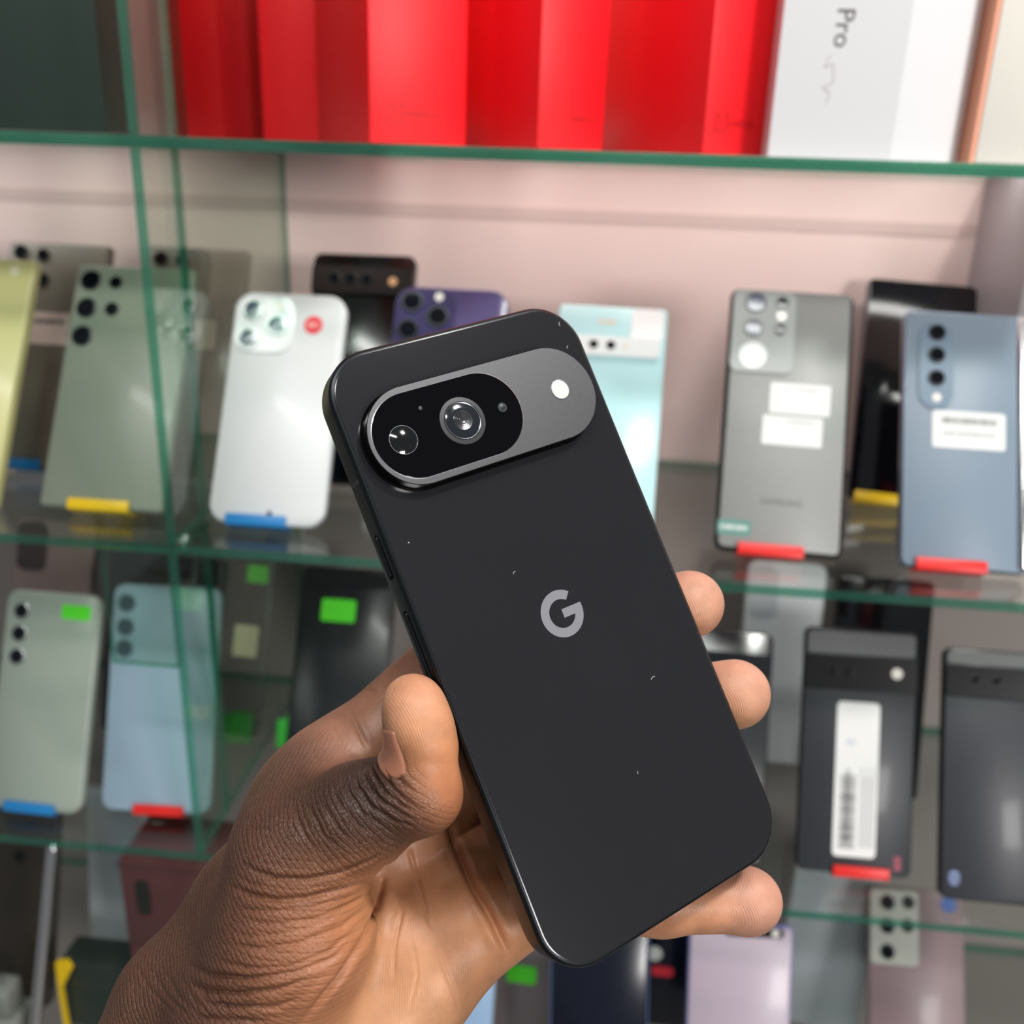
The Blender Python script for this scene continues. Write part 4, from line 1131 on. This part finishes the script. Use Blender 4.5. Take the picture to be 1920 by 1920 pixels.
TONES = [
    (-54.8, -16.9, -1.4, 5, 36, 24, 20),
    (-54.2, -20.8, 1.9, 5, 36, 24, 20),
    (-52.6, -25.1, 3.5, 5, 64, 40, 30),
    (-58.9, -18.8, -3.0, 7, 52, 33, 26),
    (-65.5, -20.8, -5.1, 7, 52, 33, 26),
    (-70.8, -23.4, -8.1, 8, 52, 33, 26),
    (-76.3, -21.0, -12.5, 8, 67, 42, 31),
    (-58.6, -26.2, -1.2, 6, 52, 33, 26),
    (-65.5, -26.8, -4.3, 7, 72, 45, 33),
    (-70.6, -29.5, -8.1, 6, 83, 53, 38),
    (-76.1, -25.9, -10.4, 7, 72, 45, 33),
    (-78.0, -15.7, -19.4, 8, 76, 48, 35),
    (-85.5, -19.7, -20.4, 8, 90, 58, 43),
    (-93.0, -30.7, -38.5, 8, 92, 59, 43),
    (-102.3, -37.6, -45.7, 9, 88, 56, 41),
    (-113.4, -45.2, -48.5, 9, 84, 54, 40),
    (-89.7, -25.4, -22.5, 8, 90, 58, 43),
    (-85.4, -24.4, -16.3, 7, 90, 58, 43),
    (-74.3, -34.1, -10.7, 7, 160, 104, 68),
    (-65.0, -36.2, -10.3, 6, 178, 117, 79),
    (-80.5, -38.4, -11.9, 7, 144, 90, 61),
    (-72.0, -43.0, -13.2, 7, 176, 115, 77),
    (-64.4, -45.2, -19.8, 6, 192, 131, 90),
    (-85.6, -33.7, -14.0, 7, 99, 62, 43),
    (-92.0, -39.2, -16.6, 7, 89, 56, 39),
    (-85.2, -44.4, -12.2, 7, 145, 92, 63),
    (-77.4, -49.8, -12.3, 7, 174, 114, 77),
    (-85.6, -52.8, -13.7, 7, 153, 99, 68),
    (-94.3, -48.9, -17.2, 7, 99, 63, 45),
    (-98.6, -40.7, -24.0, 7, 81, 51, 38),
    (-103.3, -48.4, -26.6, 8, 83, 53, 39),
    (-79.9, -60.6, -18.6, 7, 178, 119, 82),
    (-57.7, -55.7, -32.1, 7, 186, 130, 93),
    (-50.3, -49.2, -37.3, 6, 197, 138, 99),
    (-43.3, -44.1, -38.3, 6, 178, 119, 84),
    (-46.1, -56.1, -31.8, 7, 186, 130, 93),
    (-46.1, -66.5, -27.7, 7, 186, 130, 93),
    (-56.5, -70.4, -27.8, 7, 196, 144, 106),
    (-65.7, -67.4, -30.9, 7, 194, 141, 103),
    (-43.4, -76.5, -29.7, 7, 186, 130, 93),
    (-34.5, -51.1, -36.0, 6, 188, 128, 90),
    (-36.9, -65.6, -26.7, 6, 196, 136, 97),
    (-32.5, -75.2, -28.4, 6, 197, 138, 99),
    (-42.4, -3.7, 5.0, 5, 198, 141, 108),
    (-46.0, -6.0, 5.3, 4, 198, 141, 108),
    (-43.3, -10.9, 6.7, 5, 206, 146, 106),
    (-42.4, -18.6, 4.8, 5, 202, 138, 96),
    (-46.1, -24.4, 4.6, 5, 197, 128, 86),
    (-47.8, -20.6, 4.5, 4, 196, 126, 84),
    (-45.5, -28.4, 3.8, 5, 168, 106, 72),
    (-49.3, -30.4, 2.8, 5, 96, 60, 42),
    (-32.8, 3.8, -34.7, 6, 128, 84, 61),  # palm side of the index base, tone darkened for shade
    (-40.2, 0.8, -34.4, 6, 134, 90, 66),
    (-49.1, -4.3, -31.4, 6, 165, 117, 93),
    (-54.7, -9.0, -28.3, 6, 170, 123, 100),
    (-59.7, -8.2, -29.3, 5, 96, 65, 50),
    (-64.3, -8.9, -28.8, 5, 73, 46, 36),
    (-47.2, -8.0, -27.7, 6, 158, 108, 82),
    (41.2, -7.6, -0.9, 6, 198, 144, 121),
    (42.9, -14.4, -0.2, 6, 198, 144, 121),
    (36.7, -16.2, -3.1, 6, 200, 146, 108),
    (44.2, -32.7, -1.9, 6, 198, 144, 121),
    (46.5, -39.8, 0.1, 6, 198, 144, 121),
    (39.5, -42.7, -2.4, 6, 198, 144, 104),
    (23.2, -83.5, -6.4, 6, 198, 144, 121),
    (26.0, -88.8, -4.2, 6, 198, 144, 121),
    (12.7, -82.8, -8.9, 6, 205, 143, 106),
    (2.4, -82.0, -11.1, 6, 197, 138, 102)]
HAND_SUBDIV = 2


hv, hq = surface_nets(hand_sdf, V3(-175, -150, -105), V3(60, 25, 22), 1.7)
for _ in range(2):
    hv = relax(hv, hq, 2)
    hv = project(hand_sdf, hv, 2)
    if _ < HAND_SUBDIV:
        hv, hq = subdivide(hv, hq)
hv = project(hand_sdf, hv, 2)
hn = vnormals(hv, hq)

# --- skin folds: narrow furrows pressed into the surface along the creases
disp = np.zeros(len(hv))
RIM = 0.22
for width, depth, line in CREASES:
    pts = np.array(line, float)
    lo, hi = pts.min(0) - 5, pts.max(0) + 5
    near = np.where(((hv > lo) & (hv < hi)).all(1))[0]
    if len(near) == 0:
        continue
    sub = hv[near]
    d = np.full(len(near), 99.0)
    amp = np.ones(len(near))
    ns = len(pts) - 1
    for i in range(ns):
        a, ab = pts[i], pts[i + 1] - pts[i]
        t = np.clip(((sub - a) @ ab) / max(ab @ ab, 1e-6), 0, 1)
        di = np.linalg.norm(sub - a - t[:, None] * ab, axis=1)
        better = di < d
        d = np.where(better, di, d)
        s = (i + t) / ns
        amp = np.where(better, np.clip(np.minimum(s, 1 - s) * 5, 0.0, 1), amp)
    # the skin rises softly between neighbouring folds
    disp[near] -= amp * depth * (np.exp(-(d / width) ** 2) - RIM * np.exp(-((d - 2.4 * width) / (1.6 * width)) ** 2))
hv = hv + hn * np.clip(disp, -2.4, 0.6)[:, None]

# --- skin tone: dark on the back of the hand, pale on palm and finger pads
num = np.zeros((len(hv), 3))
den = np.zeros(len(hv)) + 1e-9
for (x, y, z, sg, r, g, b) in TONES:
    w = np.exp(-((hv - V3(x, y, z)) ** 2).sum(1) / (2 * sg * sg))
    num += w[:, None] * np.array(lin(r, g, b))
    den += w
palmdir = V3(-0.42, 0.05, 0.90)
dors = np.clip(0.35 - (hn @ palmdir) * 2.2, 0, 1)
w0 = 0.02 + 0.0 * den
base_p, base_d = np.array(lin(196, 140, 102)), np.array(lin(84, 54, 42))
base = base_p + (base_d - base_p) * dors[:, None]
skin = (num + base * w0[:, None]) / (den + w0)[:, None]
hidden = np.clip((-(hn @ (V3(-112, 11, 215) / 243)) - 0.05) * 4, 0, 1)[:, None]
skin = skin * (1 - hidden) + base * hidden
pad = np.zeros(len(hv))
for c, rr in (((40, -11, 0), 13), ((43, -38, 0), 13), ((28, -89, -8), 14), ((-40, -8, 5), 13)):
    pad = np.maximum(pad, np.clip(1.4 - np.linalg.norm(hv - V3(*c), axis=1) / rr, 0, 1))

me = bpy.data.meshes.new('hand')
me.vertices.add(len(hv))
me.vertices.foreach_set('co', (hv / 1000).astype(np.float32).ravel())
me.loops.add(hq.size)
me.loops.foreach_set('vertex_index', hq.astype(np.int32).ravel())
me.polygons.add(len(hq))
me.polygons.foreach_set('loop_start', np.arange(0, hq.size, 4, dtype=np.int32))
me.update(calc_edges=True)
at = me.attributes.new('skin_tone', 'FLOAT_COLOR', 'POINT')
at.data.foreach_set('color', np.concatenate([skin, np.ones((len(hv), 1))], 1).astype(np.float32).ravel())
at = me.attributes.new('pad', 'FLOAT', 'POINT')
at.data.foreach_set('value', pad.astype(np.float32))
at = me.attributes.new('dorsal', 'FLOAT', 'POINT')
lum = skin @ np.array([0.3, 0.6, 0.1])
at.data.foreach_set('value', np.clip((0.22 - lum) / 0.16, 0, 1).astype(np.float32))


for nm, c in (('arc_thumb', ARC_THUMB), ('arc_thenar', ARC_THENAR), ('arc_palm', ARC_PALM)):
    at = me.attributes.new(nm, 'FLOAT', 'POINT')
    at.data.foreach_set('value', np.linalg.norm(hv - V3(*c), axis=1).astype(np.float32))
at = me.attributes.new('thenar', 'FLOAT', 'POINT')
at.data.foreach_set('value', np.exp(-((hv - V3(*THENAR_MID)) ** 2).sum(1) / (2 * 15.0 ** 2)).astype(np.float32))
at = me.attributes.new('pale', 'FLOAT', 'POINT')
at.data.foreach_set('value', np.clip((lum - 0.26) / 0.10, 0, 1).astype(np.float32))


def skin_material():
    m, nt, b, out = _nodes('skin')
    N = nt.nodes.new
    lk = nt.links.new
    a = N('ShaderNodeAttribute')
    a.attribute_name = 'skin_tone'
    pd = N('ShaderNodeAttribute')
    pd.attribute_name = 'pad'
    ds = N('ShaderNodeAttribute')
    ds.attribute_name = 'dorsal'
    tc = N('ShaderNodeTexCoord')
    # mottling
    n = N('ShaderNodeTexNoise')
    n.inputs['Scale'].default_value = 180
    n.inputs['Detail'].default_value = 5
    r = N('ShaderNodeMapRange')
    r.inputs['From Min'].default_value = 0.3
    r.inputs['From Max'].default_value = 0.7
    r.inputs['To Min'].default_value = 0.88
    r.inputs['To Max'].default_value = 1.10
    sc = N('ShaderNodeVectorMath')
    sc.operation = 'SCALE'
    lk(tc.outputs['Object'], n.inputs['Vector'])
    lk(n.outputs['Fac'], r.inputs['Value'])
    lk(a.outputs['Color'], sc.inputs[0])
    lk(r.outputs['Result'], sc.inputs['Scale'])
    lk(sc.outputs['Vector'], b.inputs['Base Color'])
    b.inputs['Roughness'].default_value = 0.42
    b.inputs['Specular IOR Level'].default_value = 0.42
    b.inputs['Subsurface Weight'].default_value = 0.08
    b.inputs['Subsurface Radius'].default_value = (1.0, 0.35, 0.2)
    b.inputs['Subsurface Scale'].default_value = 0.0025
    # leathery cells on the back of the hand
    vo = N('ShaderNodeTexVoronoi')
    vo.feature = 'DISTANCE_TO_EDGE'
    vo.inputs['Scale'].default_value = 950
    mp = N('ShaderNodeMapping')
    mp.inputs['Scale'].default_value = (0.75, 1.25, 1.0)
    nz = N('ShaderNodeTexNoise')
    nz.inputs['Scale'].default_value = 120
    mixv = N('ShaderNodeVectorMath')
    mixv.operation = 'MULTIPLY_ADD'
    mixv.inputs[1].default_value = (0.004, 0.004, 0.004)
    lk(tc.outputs['Object'], nz.inputs['Vector'])
    lk(nz.outputs['Color'], mixv.inputs[0])
    lk(tc.outputs['Object'], mixv.inputs[2])
    lk(mixv.outputs['Vector'], mp.inputs['Vector'])
    lk(mp.outputs['Vector'], vo.inputs['Vector'])
    vm = N('ShaderNodeMapRange')
    vm.inputs['From Max'].default_value = 0.12
    lk(vo.outputs['Distance'], vm.inputs['Value'])
    dm = N('ShaderNodeMath')
    dm.operation = 'MULTIPLY'
    lk(vm.outputs['Result'], dm.inputs[0])
    lk(ds.outputs['Fac'], dm.inputs[1])
    b1 = N('ShaderNodeBump')
    b1.inputs['Strength'].default_value = 0.55
    b1.inputs['Distance'].default_value = 0.00022
    lk(dm.outputs[0], b1.inputs['Height'])
    # friction ridges on the pads
    wv = N('ShaderNodeTexWave')
    wv.wave_type = 'RINGS'
    wv.rings_direction = 'Y'
    wv.inputs['Scale'].default_value = 620
    wv.inputs['Distortion'].default_value = 2.5
    wv.inputs['Detail'].default_value = 1.0
    wv.inputs['Detail Scale'].default_value = 0.25
    lk(tc.outputs['Object'], wv.inputs['Vector'])
    pm = N('ShaderNodeMath')
    pm.operation = 'MULTIPLY'
    lk(wv.outputs['Fac'], pm.inputs[0])
    lk(pd.outputs['Fac'], pm.inputs[1])
    b2 = N('ShaderNodeBump')
    b2.inputs['Strength'].default_value = 0.35
    b2.inputs['Distance'].default_value = 0.00012
    lk(pm.outputs[0], b2.inputs['Height'])
    lk(b1.outputs['Normal'], b2.inputs['Normal'])
    # fine folds running round the thumb, across its ball and down the palm (period in mm)
    last = b2
    for arc, msk, period, wob, strength, dist in (('arc_thumb', 'dorsal', 1.15, 1.1, 0.75, 0.00022), ('arc_thenar', 'thenar', 1.7, 0.65, 0.5, 0.00022), ('arc_palm', 'pale', 0.6, 0.5, 0.35, 0.00008)):
        aa = N('ShaderNodeAttribute')
        aa.attribute_name = arc
        am = N('ShaderNodeAttribute')
        am.attribute_name = msk
        nn = N('ShaderNodeTexNoise')
        nn.inputs['Scale'].default_value = 130
        nn.inputs['Detail'].default_value = 3
        lk(tc.outputs['Object'], nn.inputs['Vector'])
        ad = N('ShaderNodeMath')
        ad.operation = 'MULTIPLY_ADD'
        ad.inputs[1].default_value = wob * 2.2
        lk(nn.outputs['Fac'], ad.inputs[0])
        lk(aa.outputs['Fac'], ad.inputs[2])
        mu = N('ShaderNodeMath')
        mu.operation = 'MULTIPLY'
        mu.inputs[1].default_value = 2 * math.pi / period
        lk(ad.outputs[0], mu.inputs[0])
        si = N('ShaderNodeMath')
        si.operation = 'SINE'
        lk(mu.outputs[0], si.inputs[0])
        mr = N('ShaderNodeMapRange')
        mr.interpolation_type = 'SMOOTHSTEP'
        mr.inputs['From Min'].default_value = -1.0
        mr.inputs['From Max'].default_value = -0.1
        lk(si.outputs[0], mr.inputs['Value'])
        mm = N('ShaderNodeMath')
        mm.operation = 'MULTIPLY'
        lk(mr.outputs['Result'], mm.inputs[0])
        lk(am.outputs['Fac'], mm.inputs[1])
        bb = N('ShaderNodeBump')
        bb.inputs['Strength'].default_value = strength
        bb.inputs['Distance'].default_value = dist
        lk(mm.outputs[0], bb.inputs['Height'])
        lk(last.outputs['Normal'], bb.inputs['Normal'])
        last = bb
    b3 = N('ShaderNodeBump')
    b3.inputs['Strength'].default_value = 0.25
    b3.inputs['Distance'].default_value = 0.0003
    n3 = N('ShaderNodeTexNoise')
    n3.inputs['Scale'].default_value = 700
    n3.inputs['Detail'].default_value = 4
    lk(tc.outputs['Object'], n3.inputs['Vector'])
    lk(n3.outputs['Fac'], b3.inputs['Height'])
    lk(last.outputs['Normal'], b3.inputs['Normal'])
    lk(b3.outputs['Normal'], b.inputs['Normal'])
    return m


hand = link('person', me, skin_material())
me.shade_smooth()
hand.matrix_world = PHONE_M
tag(hand, 'left hand and wrist of a person gripping the black phone, thumb along its edge', 'hand')

# thumb nail: a curved plate lying on the outer side of the thumb tip
n_ax = V3(*NAIL_AXIS)
n_ax /= np.linalg.norm(n_ax)
n_d = V3(*NAIL_DIR)
n_d -= n_ax * (n_d @ n_ax)
n_d /= np.linalg.norm(n_d)
n_c = np.cross(n_ax, n_d)
n_o = V3(*NAIL_AT)
nu, nvv = 13, 15
gp = []
for i in range(nu):
    s = -1 + 2 * i / (nu - 1)
    for j in range(nvv):
        k = -1 + 2 * j / (nvv - 1)
        th = math.radians(52) * k * (1 - 0.10 * max(0, -s) ** 2)
        ss = 5.6 * s
        ss += (1.6 * (1 - k * k) - 0.8) * (1 if s > 0 else -1) * abs(s)
        gp.append(n_o + n_ax * ss + 8.5 * (n_d * math.cos(th) + n_c * math.sin(th)))
gp = project(hand_sdf, np.array(gp), 8)
e_ = 0.05
d_ = hand_sdf(gp)
gn = np.stack([hand_sdf(gp + V3(e_, 0, 0)) - d_, hand_sdf(gp + V3(0, e_, 0)) - d_, hand_sdf(gp + V3(0, 0, e_)) - d_], 1)
gn /= np.linalg.norm(gn, axis=1)[:, None]
bm = bmesh.new()
ii = np.arange(len(gp))
ed = ((ii // nvv == 0) | (ii % nvv == 0) | (ii % nvv == nvv - 1))
top = [bm.verts.new((gp[i] + gn[i] * (0.02 if ed[i] else 0.22)) / 1000) for i in ii]
for i in range(nu - 1):
    for j in range(nvv - 1):
        bm.faces.new((top[i * nvv + j], top[i * nvv + j + 1], top[(i + 1) * nvv + j + 1], top[(i + 1) * nvv + j]))
bmesh.ops.recalc_face_normals(bm, faces=bm.faces[:])
bmesh.ops.solidify(bm, geom=bm.faces[:], thickness=0.0003)
nail = link('thumb_nail', from_bm('thumb_nail', bm), mat('nail', lin(150, 98, 76), 0.32, coat=0.2), hand)
nail.data.shade_smooth()
nail['label'] = 'pinkish brown thumb nail'
